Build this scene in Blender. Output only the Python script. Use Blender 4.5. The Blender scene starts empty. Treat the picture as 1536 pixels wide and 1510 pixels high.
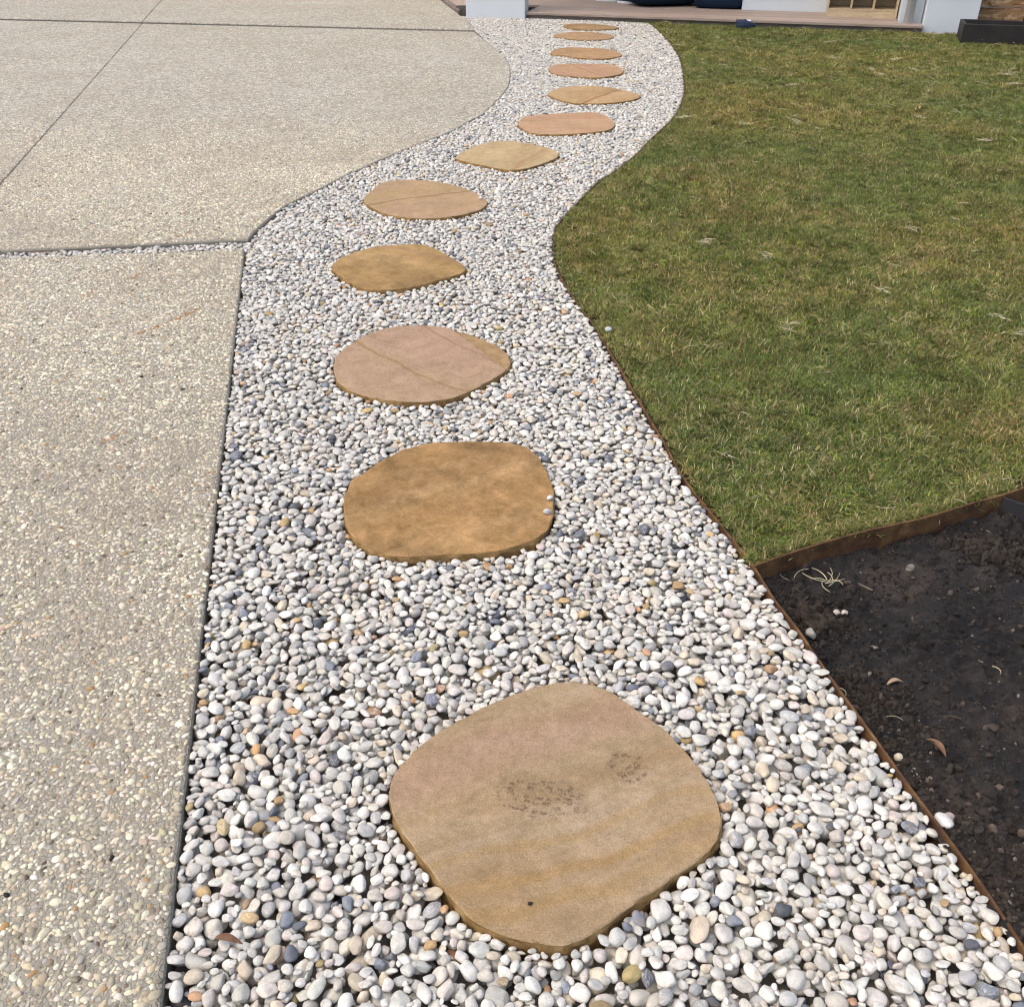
import bpy, bmesh, math, random
import numpy as np
from mathutils import Vector, Matrix, Euler, noise as mn

random.seed(7)
rng = np.random.default_rng(11)
scene = bpy.context.scene
COL = scene.collection
R = math.radians

# ------------------------------------------------------------------ camera
cam_data = bpy.data.cameras.new("camera")
cam = bpy.data.objects.new("camera", cam_data)
COL.objects.link(cam)
cam.location = (0, 0, 1.25)
cam.rotation_euler = (R(90 - 33.458), 0, 0)
cam_data.sensor_width = 36
cam_data.lens = 33.516
cam_data.clip_start = 0.05
cam_data.clip_end = 3000
scene.camera = cam

# ------------------------------------------------------------------ light
SUN_AZ = R(-106)     # clockwise from +Y: over the photographer's left shoulder
SUN_EL = R(60)
world = bpy.data.worlds.new("World")
scene.world = world
world.use_nodes = True
wn = world.node_tree
for n_ in list(wn.nodes):
    wn.nodes.remove(n_)
sky = wn.nodes.new("ShaderNodeTexSky")
sky.sky_type = 'NISHITA'
sky.sun_disc = False
sky.sun_elevation = SUN_EL
sky.sun_rotation = SUN_AZ
sky.air_density = 1.0
sky.dust_density = 4.0
sky.ozone_density = 1.0
bg = wn.nodes.new("ShaderNodeBackground")
bg.inputs['Strength'].default_value = 0.15
wo = wn.nodes.new("ShaderNodeOutputWorld")
wn.links.new(sky.outputs['Color'], bg.inputs['Color'])
wn.links.new(bg.outputs[0], wo.inputs['Surface'])

sd = bpy.data.lights.new("sun", 'SUN')
sd.energy = 0.95
sd.angle = R(75)
sd.color = (1.0, 0.935, 0.80)
sun = bpy.data.objects.new("sun", sd)
COL.objects.link(sun)
to_sun = Vector((math.sin(SUN_AZ) * math.cos(SUN_EL), math.cos(SUN_AZ) * math.cos(SUN_EL), math.sin(SUN_EL)))
sun.rotation_euler = to_sun.to_track_quat('Z', 'Y').to_euler()
sun.location = (0, 0, 8)

scene.view_settings.view_transform = 'Standard'
scene.view_settings.look = 'None'
scene.view_settings.gamma = 1
scene.view_settings.use_curve_mapping = False
scene.view_settings.exposure = 0.64

# measured ground plan, metres (x right, y away from the camera)
STONES = [[(0.0984,1.2856),(0.1341,1.2837),(0.1731,1.268),(0.2056,1.2373),(0.2368,1.2046),(0.2702,1.1644),(0.2968,1.1177),(0.3178,1.0705),(0.3299,1.0256),(0.3335,0.9875),(0.3268,0.9554),(0.3089,0.9287),(0.2786,0.9029),(0.2259,0.8655),(0.1831,0.8356),(0.1343,0.7992),(0.1055,0.7806),(0.0777,0.7697),(0.0506,0.769),(0.0168,0.7751),(-0.0139,0.7843),(-0.045,0.7992),(-0.0663,0.8143),(-0.0926,0.8494),(-0.128,0.8944),(-0.1574,0.9375),(-0.1835,0.9736),(-0.1971,1.0111),(-0.2014,1.0404),(-0.196,1.0756),(-0.1767,1.107),(-0.1427,1.1476),(-0.0985,1.1871),(-0.0524,1.2223),(-0.0047,1.2525),(0.0488,1.2755)],[(-0.1849,2.1757),(-0.1167,2.1785),(-0.0483,2.1785),(0.0064,2.1693),(0.0424,2.144),(0.0642,2.1086),(0.0844,2.0402),(0.0992,1.967),(0.1014,1.9126),(0.0972,1.853),(0.0891,1.7959),(0.0641,1.7479),(0.0286,1.7213),(-0.0214,1.6984),(-0.0785,1.6855),(-0.1316,1.681),(-0.1843,1.6747),(-0.2373,1.6728),(-0.2759,1.6791),(-0.3167,1.7016),(-0.3519,1.7345),(-0.3733,1.7751),(-0.3894,1.8313),(-0.4012,1.8974),(-0.3995,1.9434),(-0.3915,1.991),(-0.3679,2.0402),(-0.3346,2.0912),(-0.2983,2.1262),(-0.2644,2.1485),(-0.2297,2.1666)],[(-0.3872,2.9366),(-0.3402,2.9472),(-0.2802,2.9487),(-0.2191,2.9321),(-0.1581,2.9066),(-0.0973,2.8553),(-0.0438,2.7983),(-0.0118,2.7295),(-0.0032,2.6698),(-0.0141,2.6184),(-0.041,2.5685),(-0.0829,2.514),(-0.1337,2.4555),(-0.1889,2.4158),(-0.2447,2.4013),(-0.3015,2.4046),(-0.3646,2.4158),(-0.4303,2.4441),(-0.4778,2.4845),(-0.5141,2.532),(-0.5307,2.587),(-0.5446,2.6763),(-0.5369,2.7363),(-0.5116,2.7983),(-0.4746,2.8698),(-0.4326,2.9141)],[(-0.5082,3.7559),(-0.4293,3.7716),(-0.3633,3.7716),(-0.3167,3.7336),(-0.2614,3.6571),(-0.2149,3.5832),(-0.1807,3.5218),(-0.1752,3.4719),(-0.194,3.4328),(-0.2329,3.4002),(-0.2965,3.3474),(-0.3459,3.3014),(-0.409,3.2743),(-0.487,3.2707),(-0.5486,3.2924),(-0.6052,3.3661),(-0.6571,3.4425),(-0.6814,3.4977),(-0.6807,3.5729),(-0.6513,3.6358),(-0.6088,3.6896),(-0.5566,3.7336)],[(-0.6262,4.6915),(-0.5366,4.7353),(-0.4421,4.7353),(-0.3448,4.6915),(-0.2475,4.6146),(-0.163,4.499),(-0.1153,4.3922),(-0.1137,4.3158),(-0.1443,4.2415),(-0.2166,4.1694),(-0.3093,4.1237),(-0.3929,4.1167),(-0.5007,4.1447),(-0.571,4.2052),(-0.6359,4.297),(-0.6751,4.3729),(-0.6774,4.451),(-0.6586,4.5727)],[(-0.2974,5.1869),(-0.2457,5.3387),(-0.1631,5.475),(-0.076,5.5455),(0.013,5.5407),(0.1008,5.475),(0.1759,5.4061),(0.2278,5.3387),(0.2493,5.2597),(0.2319,5.1658),(0.1768,5.0748),(0.1031,4.9826),(0.0318,4.924),(-0.0385,4.9317),(-0.1098,4.9826),(-0.1829,5.0505),(-0.2462,5.0911)],[(0.0376,5.9765),(0.0629,6.1429),(0.1499,6.2292),(0.287,6.2703),(0.3998,6.2939),(0.5126,6.3058),(0.5687,6.2292),(0.6054,6.0866),(0.6052,5.9228),(0.5587,5.8179),(0.4616,5.7565),(0.3331,5.7162),(0.2072,5.7062),(0.1166,5.7413),(0.066,5.8438)],[(0.2431,6.8971),(0.3186,7.0837),(0.4191,7.1674),(0.5301,7.1935),(0.6255,7.1674),(0.7167,7.1028),(0.7896,6.9893),(0.859,6.8669),(0.8342,6.7483),(0.732,6.6446),(0.6139,6.5882),(0.4893,6.5771),(0.3896,6.6051),(0.3039,6.7192)],[(0.2823,7.8908),(0.3171,8.0483),(0.4144,8.1129),(0.5773,8.1129),(0.726,8.1048),(0.8023,8.0483),(0.8372,7.8523),(0.8227,7.7017),(0.7482,7.592),(0.6151,7.5205),(0.4904,7.5561),(0.3663,7.6283),(0.3047,7.7017)],[(0.3219,8.6658),(0.3598,8.8338),(0.4532,8.9492),(0.5725,8.9589),(0.7176,8.9104),(0.8423,8.8148),(0.9024,8.602),(0.8527,8.4506),(0.7191,8.3638),(0.5677,8.3984),(0.4329,8.5124),(0.3495,8.557)],[(0.3778,9.6587),(0.4617,9.8293),(0.5957,9.9109),(0.7408,9.8875),(0.8634,9.7948),(0.9348,9.6364),(0.8675,9.4611),(0.7231,9.4075),(0.5683,9.4181),(0.4485,9.5261)],[(0.5046,10.3508),(0.5585,10.4794),(0.7147,10.5055),(0.8807,10.4276),(1.0266,10.2499),(0.9902,10.1264),(0.8524,10.0657),(0.687,10.0657),(0.559,10.1509)]]
LEDGE = {1:[(-0.393,1.987),(-0.2739,2.153)],2:[(-0.2008,2.9261),(-0.0114,2.6058)]}
SLAB_A_EDGE = [(-1.0653,3.7273),(-0.4645,0.6846)]
SLAB_A_TOP = [(-1.9943,3.6248),(-1.0689,3.7314)]
SLAB_B_FRONT = [(-2.0348,3.7153),(-1.0817,3.856)]
SLAB_B_CURVE = [(-1.073,4.0012),(-1.0288,4.2999),(-0.9669,4.469),(-0.899,4.638),(-0.8221,4.8556),(-0.7303,5.0506),(-0.6791,5.1742),(-0.5044,5.5307),(-0.4111,5.6986),(-0.3216,5.8968),(-0.2511,6.1148),(-0.179,6.3076),(-0.0865,6.7809),(-0.0415,7.0758),(-0.0191,7.3527),(-0.0127,7.85),(-0.0485,8.4118),(-0.1735,9.0895),(-0.3533,9.9871)]
FAR_JOINT = [(-5.2185,10.8207),(-0.3588,9.9644)]
SLAB_C_EDGE = [(-0.4615,10.6388),(-0.5795,11.2877),(-0.8753,12.6904)]
SAW = [(-4.1242,12.6904),(-2.7831,6.2099)]
PATH_R = [(1.3637,10.7415),(1.3902,10.1506),(1.3942,9.2106),(1.3593,8.4522),(1.2834,7.7429),(1.1878,7.0612),(1.0766,6.5217),(0.9658,6.1254),(0.7963,5.6698),(0.6541,5.2631),(0.5108,4.9299),(0.4071,4.7074),(0.2594,4.2798),(0.1975,4.0758),(0.1719,3.9222),(0.1643,3.7862),(0.1616,3.566),(0.2052,3.2594),(0.2636,2.9985),(0.3011,2.779),(0.3346,2.5833),(0.3637,2.3996),(0.3992,2.1845),(0.4206,2.0308),(0.458,1.8862),(0.4928,1.7608),(0.5221,1.6488),(0.5393,1.5461),(0.5664,1.4435),(0.5932,1.3061),(0.6275,1.158),(0.6539,1.0412),(0.6693,0.9834),(0.6963,0.8665),(0.7141,0.7638)]
LAWN_EDGE = [(0.5206,1.6457),(0.6294,1.7004),(0.7908,1.7706),(0.9473,1.827),(1.0924,1.8915),(1.1787,1.9265),(1.248,1.9593)]
SIDE_STRIP = [(1.1787,1.9265),(1.2177,1.8915)]
SPOTS = {'leaf_gravel':(-0.3972,0.778),'leaf_soil':(0.7449,1.1612),'leaf_pair':(0.7443,1.3519),'sprig':(0.6865,1.6379),'p_cream':(0.6709,1.1371),'p_white':(0.6884,0.9893),'p_pink':(0.705,1.0074),'p_grey':(0.6043,1.4634),'p_small1':(0.6863,1.5546),'p_small2':(0.7038,1.5568),'p_tan':(0.735,1.4545),'p_lawn':(0.3151,2.9051),'s5':(-0.1432,4.4046),'s2a':(0.0904,1.8993),'s2b':(0.0822,1.8396),'seed_stone':(0.026,0.8315),'fp1':(0.0431,1.0233),'fp2':(0.1914,1.0852),'seed1':(-1.5866,4.1929),'seed2':(-1.5194,4.2027),'seed3':(-1.3575,4.1156),'seed4':(-1.3347,3.4918),'seed5':(-1.1016,2.5713),'seed6':(-0.6081,0.9124),'seed7':(-0.7401,0.8489),'rust1a':(-1.2073,2.8959),'rust1b':(-1.0722,3.1007),'rust2a':(-1.4002,3.8433),'rust2b':(-1.342,3.9563),'rust3a':(-1.422,3.3909),'rust3b':(-1.3801,3.4829),'rust4a':(-1.0842,2.1811),'rust4b':(-1.0568,2.2131),'rust5a':(-3.893,10.1488),'rust5b':(-3.6669,10.4376),'rust6a':(-2.1898,8.1534),'rust6b':(-2.1412,8.2807),'heap1':(0.6365,1.5373),'heap2':(1.0907,1.76),'heap3':(0.6613,1.3123),'twig':(0.8213,1.2357),'straw1':(0.9648,1.4248),'shoe':(2.2506,10.1959)}


# ------------------------------------------------------------------ helpers
def tag(o, label=None, cat=None, group=None, kind=None):
    if label: o["label"] = label
    if cat: o["category"] = cat
    if group: o["group"] = group
    if kind: o["kind"] = kind
    return o

def empty(name, loc=(0, 0, 0), rz=0.0, parent=None):
    o = bpy.data.objects.new(name, None)
    COL.objects.link(o)
    o.location = loc
    o.rotation_euler = (0, 0, rz)
    o.empty_display_size = 0.1
    if parent: o.parent = parent
    return o

def link_mesh(name, me, parent=None, loc=None):
    o = bpy.data.objects.new(name, me)
    COL.objects.link(o)
    if parent: o.parent = parent
    if loc: o.location = loc
    return o

def mesh_obj(name, verts, faces, mats, parent=None, smooth=False, fmat=None, loc=None):
    me = bpy.data.meshes.new(name)
    me.from_pydata([tuple(v) for v in verts], [], faces)
    for m in (mats if isinstance(mats, (list, tuple)) else [mats]):
        me.materials.append(m)
    if fmat is not None:
        me.polygons.foreach_set('material_index', fmat)
    if smooth:
        me.polygons.foreach_set('use_smooth', [True] * len(me.polygons))
    me.update()
    return link_mesh(name, me, parent, loc)

def bm_obj(name, bm, mat, parent=None, smooth=False, loc=None):
    me = bpy.data.meshes.new(name)
    bmesh.ops.recalc_face_normals(bm, faces=bm.faces)
    bm.to_mesh(me)
    bm.free()
    for m in (mat if isinstance(mat, (list, tuple)) else [mat]):
        me.materials.append(m)
    if smooth:
        me.polygons.foreach_set('use_smooth', [True] * len(me.polygons))
    return link_mesh(name, me, parent, loc)

def box_bm(x0, x1, y0, y1, z0, z1, bevel=0.0, seg=2, bm=None):
    bm = bm or bmesh.new()
    r = bmesh.ops.create_cube(bm, size=1.0)
    for v in r['verts']:
        v.co = Vector(((x0 + x1) / 2 + v.co.x * (x1 - x0), (y0 + y1) / 2 + v.co.y * (y1 - y0), (z0 + z1) / 2 + v.co.z * (z1 - z0)))
    if bevel:
        es = list({e for v in r['verts'] for e in v.link_edges})
        bmesh.ops.bevel(bm, geom=es, offset=bevel, segments=seg, affect='EDGES', profile=0.5)
    return bm

class NT:
    """small node-tree builder"""
    def __init__(self, name):
        self.mat = bpy.data.materials.new(name)
        self.mat.use_nodes = True
        self.t = self.mat.node_tree
        for n in list(self.t.nodes): self.t.nodes.remove(n)
        self.out = self.t.nodes.new("ShaderNodeOutputMaterial")
    def n(self, typ, ins=None, **props):
        nd = self.t.nodes.new(typ)
        for k, v in props.items(): setattr(nd, k, v)
        for k, v in (ins or {}).items(): self.set(nd.inputs[k], v)
        return nd
    def set(self, sock, v):
        if isinstance(v, bpy.types.NodeSocket): self.t.links.new(v, sock)
        elif isinstance(v, bpy.types.Node): self.t.links.new(v.outputs[0], sock)
        else:
            if isinstance(v, (tuple, list)) and sock.type == 'RGBA' and len(v) == 3: v = (*v, 1)
            sock.default_value = v
    def math(self, op, a, b=0.0, c=None, clamp=False):
        nd = self.n("ShaderNodeMath", {0: a, 1: b}, operation=op, use_clamp=clamp)
        if c is not None: self.set(nd.inputs[2], c)
        return nd.outputs[0]
    def mix(self, fac, a, b, blend='MIX'):
        nd = self.n("ShaderNodeMix", data_type='RGBA', blend_type=blend)
        self.set(nd.inputs[0], fac); self.set(nd.inputs[6], a); self.set(nd.inputs[7], b)
        return nd.outputs[2]
    def ramp(self, fac, stops, interp='LINEAR'):
        nd = self.n("ShaderNodeValToRGB", {0: fac})
        cr = nd.color_ramp; cr.interpolation = interp
        while len(cr.elements) < len(stops): cr.elements.new(0.5)
        for e, (p, c) in zip(cr.elements, stops):
            e.position = p
            e.color = (*c, 1) if isinstance(c, (tuple, list)) else (c, c, c, 1)
        return nd.outputs[0]
    def noise(self, vec, scale, detail=4, rough=0.55, dist=0.0):
        return self.n("ShaderNodeTexNoise", {'Vector': vec, 'Scale': scale, 'Detail': detail, 'Roughness': rough, 'Distortion': dist})
    def maprange(self, v, a, b, c=0.0, d=1.0):
        return self.n("ShaderNodeMapRange", {0: v, 1: a, 2: b, 3: c, 4: d}).outputs[0]
    def bsdf(self, color, rough=0.8, spec=0.3, normal=None, **kw):
        b = self.n("ShaderNodeBsdfPrincipled", {'Base Color': color, 'Roughness': rough, 'Specular IOR Level': spec})
        if normal is not None: self.set(b.inputs['Normal'], normal)
        for k, v in kw.items(): self.set(b.inputs[k], v)
        self.t.links.new(b.outputs[0], self.out.inputs['Surface'])
        return b
    def bump(self, h, strength=0.5, dist=0.01):
        return self.n("ShaderNodeBump", {'Height': h, 'Strength': strength, 'Distance': dist}).outputs[0]
    def pos(self): return self.n("ShaderNodeNewGeometry").outputs['Position']
    def obj(self): return self.n("ShaderNodeTexCoord").outputs['Object']

def catmull(pts, n_per, closed=False):
    pts = [Vector((p[0], p[1], 0)) for p in pts]
    N = len(pts); out = []
    rngi = range(N) if closed else range(N - 1)
    for i in rngi:
        if closed:
            p0, p1, p2, p3 = pts[i - 1], pts[i], pts[(i + 1) % N], pts[(i + 2) % N]
        else:
            p1, p2 = pts[i], pts[i + 1]
            p0 = pts[i - 1] if i > 0 else p1 * 2 - p2
            p3 = pts[i + 2] if i + 2 < N else p2 * 2 - p1
        # centripetal-ish: plain uniform is fine for near-even samples
        for k in range(n_per):
            t = k / n_per
            out.append(0.5 * ((2 * p1) + (p2 - p0) * t + (2 * p0 - 5 * p1 + 4 * p2 - p3) * t * t + (3 * p1 - p0 - 3 * p2 + p3) * t ** 3))
    if not closed: out.append(pts[-1])
    return [(p.x, p.y) for p in out]

def area2(poly):
    return sum(a[0] * b[1] - b[0] * a[1] for a, b in zip(poly, poly[1:] + poly[:1]))

def ccw(poly):
    return poly if area2(poly) > 0 else poly[::-1]

def resample(poly, step, closed=True):
    pts = list(poly) + ([poly[0]] if closed else [])
    out = []; carry = 0.0
    for a, b in zip(pts, pts[1:]):
        L = math.hypot(b[0] - a[0], b[1] - a[1])
        n = max(1, int(round(L / step)))
        for k in range(n):
            t = k / n
            out.append((a[0] + (b[0] - a[0]) * t, a[1] + (b[1] - a[1]) * t))
    if not closed: out.append(pts[-1])
    return out

def smooth_closed(poly, it=2):
    p = np.array(poly)
    for _ in range(it):
        p = (np.roll(p, 1, 0) + 2 * p + np.roll(p, -1, 0)) / 4
    return [tuple(q) for q in p]

def inset(poly, d):
    """offset of a ccw polygon towards its inside by d, along vertex normals"""
    N = len(poly); out = []
    for i in range(N):
        a, b, c = poly[i - 1], poly[i], poly[(i + 1) % N]
        t = Vector((c[0] - a[0], c[1] - a[1])).normalized()
        e1 = Vector((b[0] - a[0], b[1] - a[1])).normalized()
        nn = Vector((-t.y, t.x))
        n1 = Vector((-e1.y, e1.x))
        k = max(0.5, nn.dot(n1))
        out.append((b[0] + nn.x * d / k, b[1] + nn.y * d / k))
    return out

def clip(poly, a, b, keep_left=True, off=0.0):
    """clip polygon by the line a->b shifted to its left by off"""
    d = Vector((b[0] - a[0], b[1] - a[1])).normalized(); nrm = Vector((-d.y, d.x))
    s = 1 if keep_left else -1
    f = lambda p: s * ((p[0] - a[0]) * nrm.x + (p[1] - a[1]) * nrm.y - off)
    out = []
    for p, q in zip(poly, poly[1:] + poly[:1]):
        fp, fq = f(p), f(q)
        if fp >= 0: out.append(p)
        if (fp >= 0) != (fq >= 0):
            t = fp / (fp - fq)
            out.append((p[0] + (q[0] - p[0]) * t, p[1] + (q[1] - p[1]) * t))
    return out

def in_poly(P, poly):
    x, y = P[:, 0], P[:, 1]
    res = np.zeros(len(P), bool)
    for (x1, y1), (x2, y2) in zip(poly, poly[1:] + poly[:1]):
        if y1 == y2: continue
        c = ((y1 > y) != (y2 > y)) & (x < (x2 - x1) * (y - y1) / (y2 - y1) + x1)
        res ^= c
    return res

def vnoise(shape_pts, freq, seed):
    """smooth value noise for an (N,2) array, about -1..1"""
    r = np.random.default_rng(seed).uniform(-1, 1, (256, 256))
    P = shape_pts * freq
    i = np.floor(P).astype(int); f = P - i
    f = f * f * (3 - 2 * f)
    a = r[i[:, 0] % 256, i[:, 1] % 256]; b = r[(i[:, 0] + 1) % 256, i[:, 1] % 256]
    c = r[i[:, 0] % 256, (i[:, 1] + 1) % 256]; d = r[(i[:, 0] + 1) % 256, (i[:, 1] + 1) % 256]
    return (a * (1 - f[:, 0]) + b * f[:, 0]) * (1 - f[:, 1]) + (c * (1 - f[:, 0]) + d * f[:, 0]) * f[:, 1]

def scatter(name, pts, rot, scl, pick, col, variants, parent=None):
    """one object whose geometry nodes put a small mesh on every point"""
    me = bpy.data.meshes.new(name)
    N = len(pts)
    me.vertices.add(N)
    me.vertices.foreach_set('co', np.asarray(pts, np.float32).ravel())
    for an, arr in (('rot', rot), ('scl', scl), ('col', col)):
        at = me.attributes.new(an, 'FLOAT_VECTOR', 'POINT')
        at.data.foreach_set('vector', np.asarray(arr, np.float32).ravel())
    at = me.attributes.new('pick', 'INT', 'POINT')
    at.data.foreach_set('value', np.asarray(pick, np.int32))
    me.update()
    o = link_mesh(name, me, parent)
    c = bpy.data.collections.new(name + "_shapes")
    for k, vm in enumerate(variants):
        c.objects.link(bpy.data.objects.new("%s_shape_%02d" % (name, k), vm))
    g = bpy.data.node_groups.new(name + "_nodes", 'GeometryNodeTree')
    g.interface.new_socket(name="Geometry", in_out='INPUT', socket_type='NodeSocketGeometry')
    g.interface.new_socket(name="Geometry", in_out='OUTPUT', socket_type='NodeSocketGeometry')
    gi = g.nodes.new('NodeGroupInput'); go = g.nodes.new('NodeGroupOutput')
    iop = g.nodes.new('GeometryNodeInstanceOnPoints')
    ci = g.nodes.new('GeometryNodeCollectionInfo')
    ci.inputs['Collection'].default_value = c
    ci.inputs['Separate Children'].default_value = True
    ci.inputs['Reset Children'].default_value = True
    def na(nm, dt):
        q = g.nodes.new('GeometryNodeInputNamedAttribute'); q.data_type = dt
        q.inputs['Name'].default_value = nm
        return q.outputs['Attribute']
    e2r = g.nodes.new('FunctionNodeEulerToRotation')
    L = g.links.new
    L(gi.outputs[0], iop.inputs['Points'])
    L(ci.outputs[0], iop.inputs['Instance'])
    iop.inputs['Pick Instance'].default_value = True
    L(na('pick', 'INT'), iop.inputs['Instance Index'])
    L(na('rot', 'FLOAT_VECTOR'), e2r.inputs[0]); L(e2r.outputs[0], iop.inputs['Rotation'])
    L(na('scl', 'FLOAT_VECTOR'), iop.inputs['Scale'])
    L(iop.outputs[0], go.inputs[0])
    md = o.modifiers.new("scatter", 'NODES'); md.node_group = g
    o["kind"] = "stuff"
    return o

# ------------------------------------------------------------------ materials
def mat_pebble():
    m = NT("pebble_stone")
    a = m.n("ShaderNodeAttribute", attribute_type='INSTANCER', attribute_name='col')
    rnd = m.n("ShaderNodeObjectInfo").outputs['Random']
    oc = m.obj()
    off = m.n("ShaderNodeVectorMath", {0: oc, 1: m.n("ShaderNodeCombineXYZ", {0: m.math('MULTIPLY', rnd, 53.0), 1: m.math('MULTIPLY', rnd, 91.0), 2: m.math('MULTIPLY', rnd, 17.0)}).outputs[0]}, operation='ADD').outputs[0]
    n1 = m.noise(off, 1.1, 3, 0.55)
    n2 = m.noise(off, 6.0, 3, 0.7)
    v = m.math('ADD', m.maprange(n1.outputs[0], 0.3, 0.7, 0.78, 1.12), m.maprange(n2.outputs[0], 0.3, 0.7, -0.11, 0.11))
    col = m.mix(1.0, a.outputs['Color'], m.n("ShaderNodeCombineColor", {0: v, 1: v, 2: v}).outputs[0], 'MULTIPLY')
    # veins and stain on part of the stones
    w = m.noise(off, 1.3, 2, 0.5, 0.6)
    vein = m.math('SUBTRACT', 1.0, m.maprange(m.math('ABSOLUTE', m.math('SUBTRACT', w.outputs[0], 0.5)), 0.0, 0.03), clamp=True)
    sel = m.math('GREATER_THAN', m.math('FRACT', m.math('MULTIPLY', rnd, 7.31)), 0.68)
    col = m.mix(m.math('MULTIPLY', m.math('MULTIPLY', vein, sel), 0.45), col, (0.80, 0.78, 0.74))
    st = m.maprange(m.noise(off, 0.9, 2).outputs[0], 0.56, 0.68)
    sel2 = m.math('GREATER_THAN', m.math('FRACT', m.math('MULTIPLY', rnd, 13.7)), 0.72)
    col = m.mix(m.math('MULTIPLY', m.math('MULTIPLY', st, sel2), 0.5), col, (0.36, 0.25, 0.15))
    m.bsdf(col, 0.52, 0.35, m.bump(n2.outputs[0], 0.22, 0.06))
    return m.mat

AGG = [(0.52, 0.48, 0.385), (0.72, 0.69, 0.585), (0.42, 0.385, 0.31), (0.32, 0.295, 0.245), (0.56, 0.49, 0.37), (0.40, 0.40, 0.38), (0.20, 0.18, 0.145), (0.70, 0.68, 0.62)]
AGG = [(r_ * 1.09, g_ * 1.03, b_ * 0.91) for r_, g_, b_ in AGG]
AGG_P = np.array([.17, .26, .13, .11, .09, .10, .07, .07])

def mat_chip():
    m = NT("aggregate_chip")
    a = m.n("ShaderNodeAttribute", attribute_type='INSTANCER', attribute_name='col')
    rnd = m.n("ShaderNodeObjectInfo").outputs['Random']
    n1 = m.n("ShaderNodeTexNoise", {'Vector': m.obj(), 'W': m.math('MULTIPLY', rnd, 40.0), 'Scale': 1.6, 'Detail': 3.0}, noise_dimensions='4D')
    v = m.maprange(n1.outputs[0], 0.3, 0.7, 0.8, 1.12)
    col = m.mix(1.0, a.outputs['Color'], m.n("ShaderNodeCombineColor", {0: v, 1: v, 2: v}).outputs[0], 'MULTIPLY')
    m.bsdf(col, 0.6, 0.3)
    return m.mat

def mat_concrete():
    """exposed aggregate: pebble cells set in grey-tan cement, soil stains, a few rust runs"""
    m = NT("exposed_aggregate")
    p = m.pos()
    wob = m.noise(p, 60, 2)
    pw = m.n("ShaderNodeVectorMath", {0: p, 1: m.n("ShaderNodeVectorMath", {0: wob.outputs[1], 1: (0.006, 0.006, 0.006)}, operation='MULTIPLY').outputs[0]}, operation='ADD').outputs[0]
    vo = m.n("ShaderNodeTexVoronoi", {'Vector': pw, 'Scale': 118.0, 'Randomness': 1.0}, feature='F1')
    ve = m.n("ShaderNodeTexVoronoi", {'Vector': pw, 'Scale': 118.0, 'Randomness': 1.0}, feature='DISTANCE_TO_EDGE')
    sep = m.n("ShaderNodeSeparateColor", {0: vo.outputs['Color']})
    cum = np.cumsum(AGG_P); stops = [(0.0, AGG[0])] + [(float(c), AGG[i + 1]) for i, c in enumerate(cum[:-1])]
    chip = m.ramp(sep.outputs[0], stops, 'CONSTANT')
    cell = m.maprange(ve.outputs['Distance'], 0.04, 0.16)
    grey = m.mix(m.maprange(m.noise(p, 300, 2).outputs[0], .3, .7), (0.24, 0.22, 0.175), (0.33, 0.305, 0.25))
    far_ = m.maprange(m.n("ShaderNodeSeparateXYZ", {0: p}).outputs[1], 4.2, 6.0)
    spk = m.n("ShaderNodeTexVoronoi", {'Vector': pw, 'Scale': 48.0, 'Randomness': 1.0}, feature='F1')
    sv = m.maprange(m.n("ShaderNodeSeparateColor", {0: spk.outputs['Color']}).outputs[0], 0, 1, 0.62, 1.32)
    chip = m.mix(1.0, chip, m.n("ShaderNodeCombineColor", {0: sv, 1: sv, 2: sv}).outputs[0], 'MULTIPLY')
    sand = m.ramp(m.noise(p, 420, 3, 0.8).outputs[0], [(0.3, (0.20, 0.18, 0.14)), (0.55, (0.30, 0.275, 0.22)), (0.75, (0.44, 0.41, 0.34))])
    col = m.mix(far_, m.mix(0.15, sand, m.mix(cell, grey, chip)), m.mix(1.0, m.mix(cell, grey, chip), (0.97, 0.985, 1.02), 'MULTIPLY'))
    stain = m.maprange(m.noise(p, 1.9, 5, 0.6).outputs[0], 0.44, 0.72)
    col = m.mix(m.math('MULTIPLY', stain, 0.28), col, (0.30, 0.22, 0.15))
    pale = m.maprange(m.noise(p, 0.8, 4, 0.6).outputs[0], 0.5, 0.75)
    col = m.mix(m.math('MULTIPLY', pale, 0.22), col, (0.60, 0.57, 0.52))
    sp = m.n("ShaderNodeSeparateXYZ", {0: p})
    rn = m.maprange(m.noise(p, 70, 3, 0.7).outputs[0], 0.42, 0.62)
    for k in range(1, 7):
        a, b = SPOTS['rust%da' % k], SPOTS['rust%db' % k]
        L = math.hypot(b[0] - a[0], b[1] - a[1]); ux, uy = (b[0] - a[0]) / L, (b[1] - a[1]) / L
        dx = m.math('SUBTRACT', sp.outputs[0], (a[0] + b[0]) / 2); dy = m.math('SUBTRACT', sp.outputs[1], (a[1] + b[1]) / 2)
        al = m.math('ADD', m.math('MULTIPLY', dx, ux), m.math('MULTIPLY', dy, uy))
        ac = m.math('ADD', m.math('MULTIPLY', dx, -uy), m.math('MULTIPLY', dy, ux))
        d = m.math('ADD', m.math('POWER', m.math('DIVIDE', al, L * 0.55), 2.0), m.math('POWER', m.math('DIVIDE', ac, 0.016 if k < 5 else 0.03), 2.0))
        msk = m.math('MULTIPLY', m.math('SUBTRACT', 1.0, d, clamp=True), rn)
        col = m.mix(m.math('MULTIPLY', msk, 0.85), col, (0.36, 0.18, 0.065))
    h = m.math('ADD', cell, m.math('MULTIPLY', m.noise(p, 500, 2).outputs[0], 0.3))
    m.bsdf(col, 0.75, 0.25, m.bump(h, 0.7, 0.002))
    return m.mat

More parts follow.
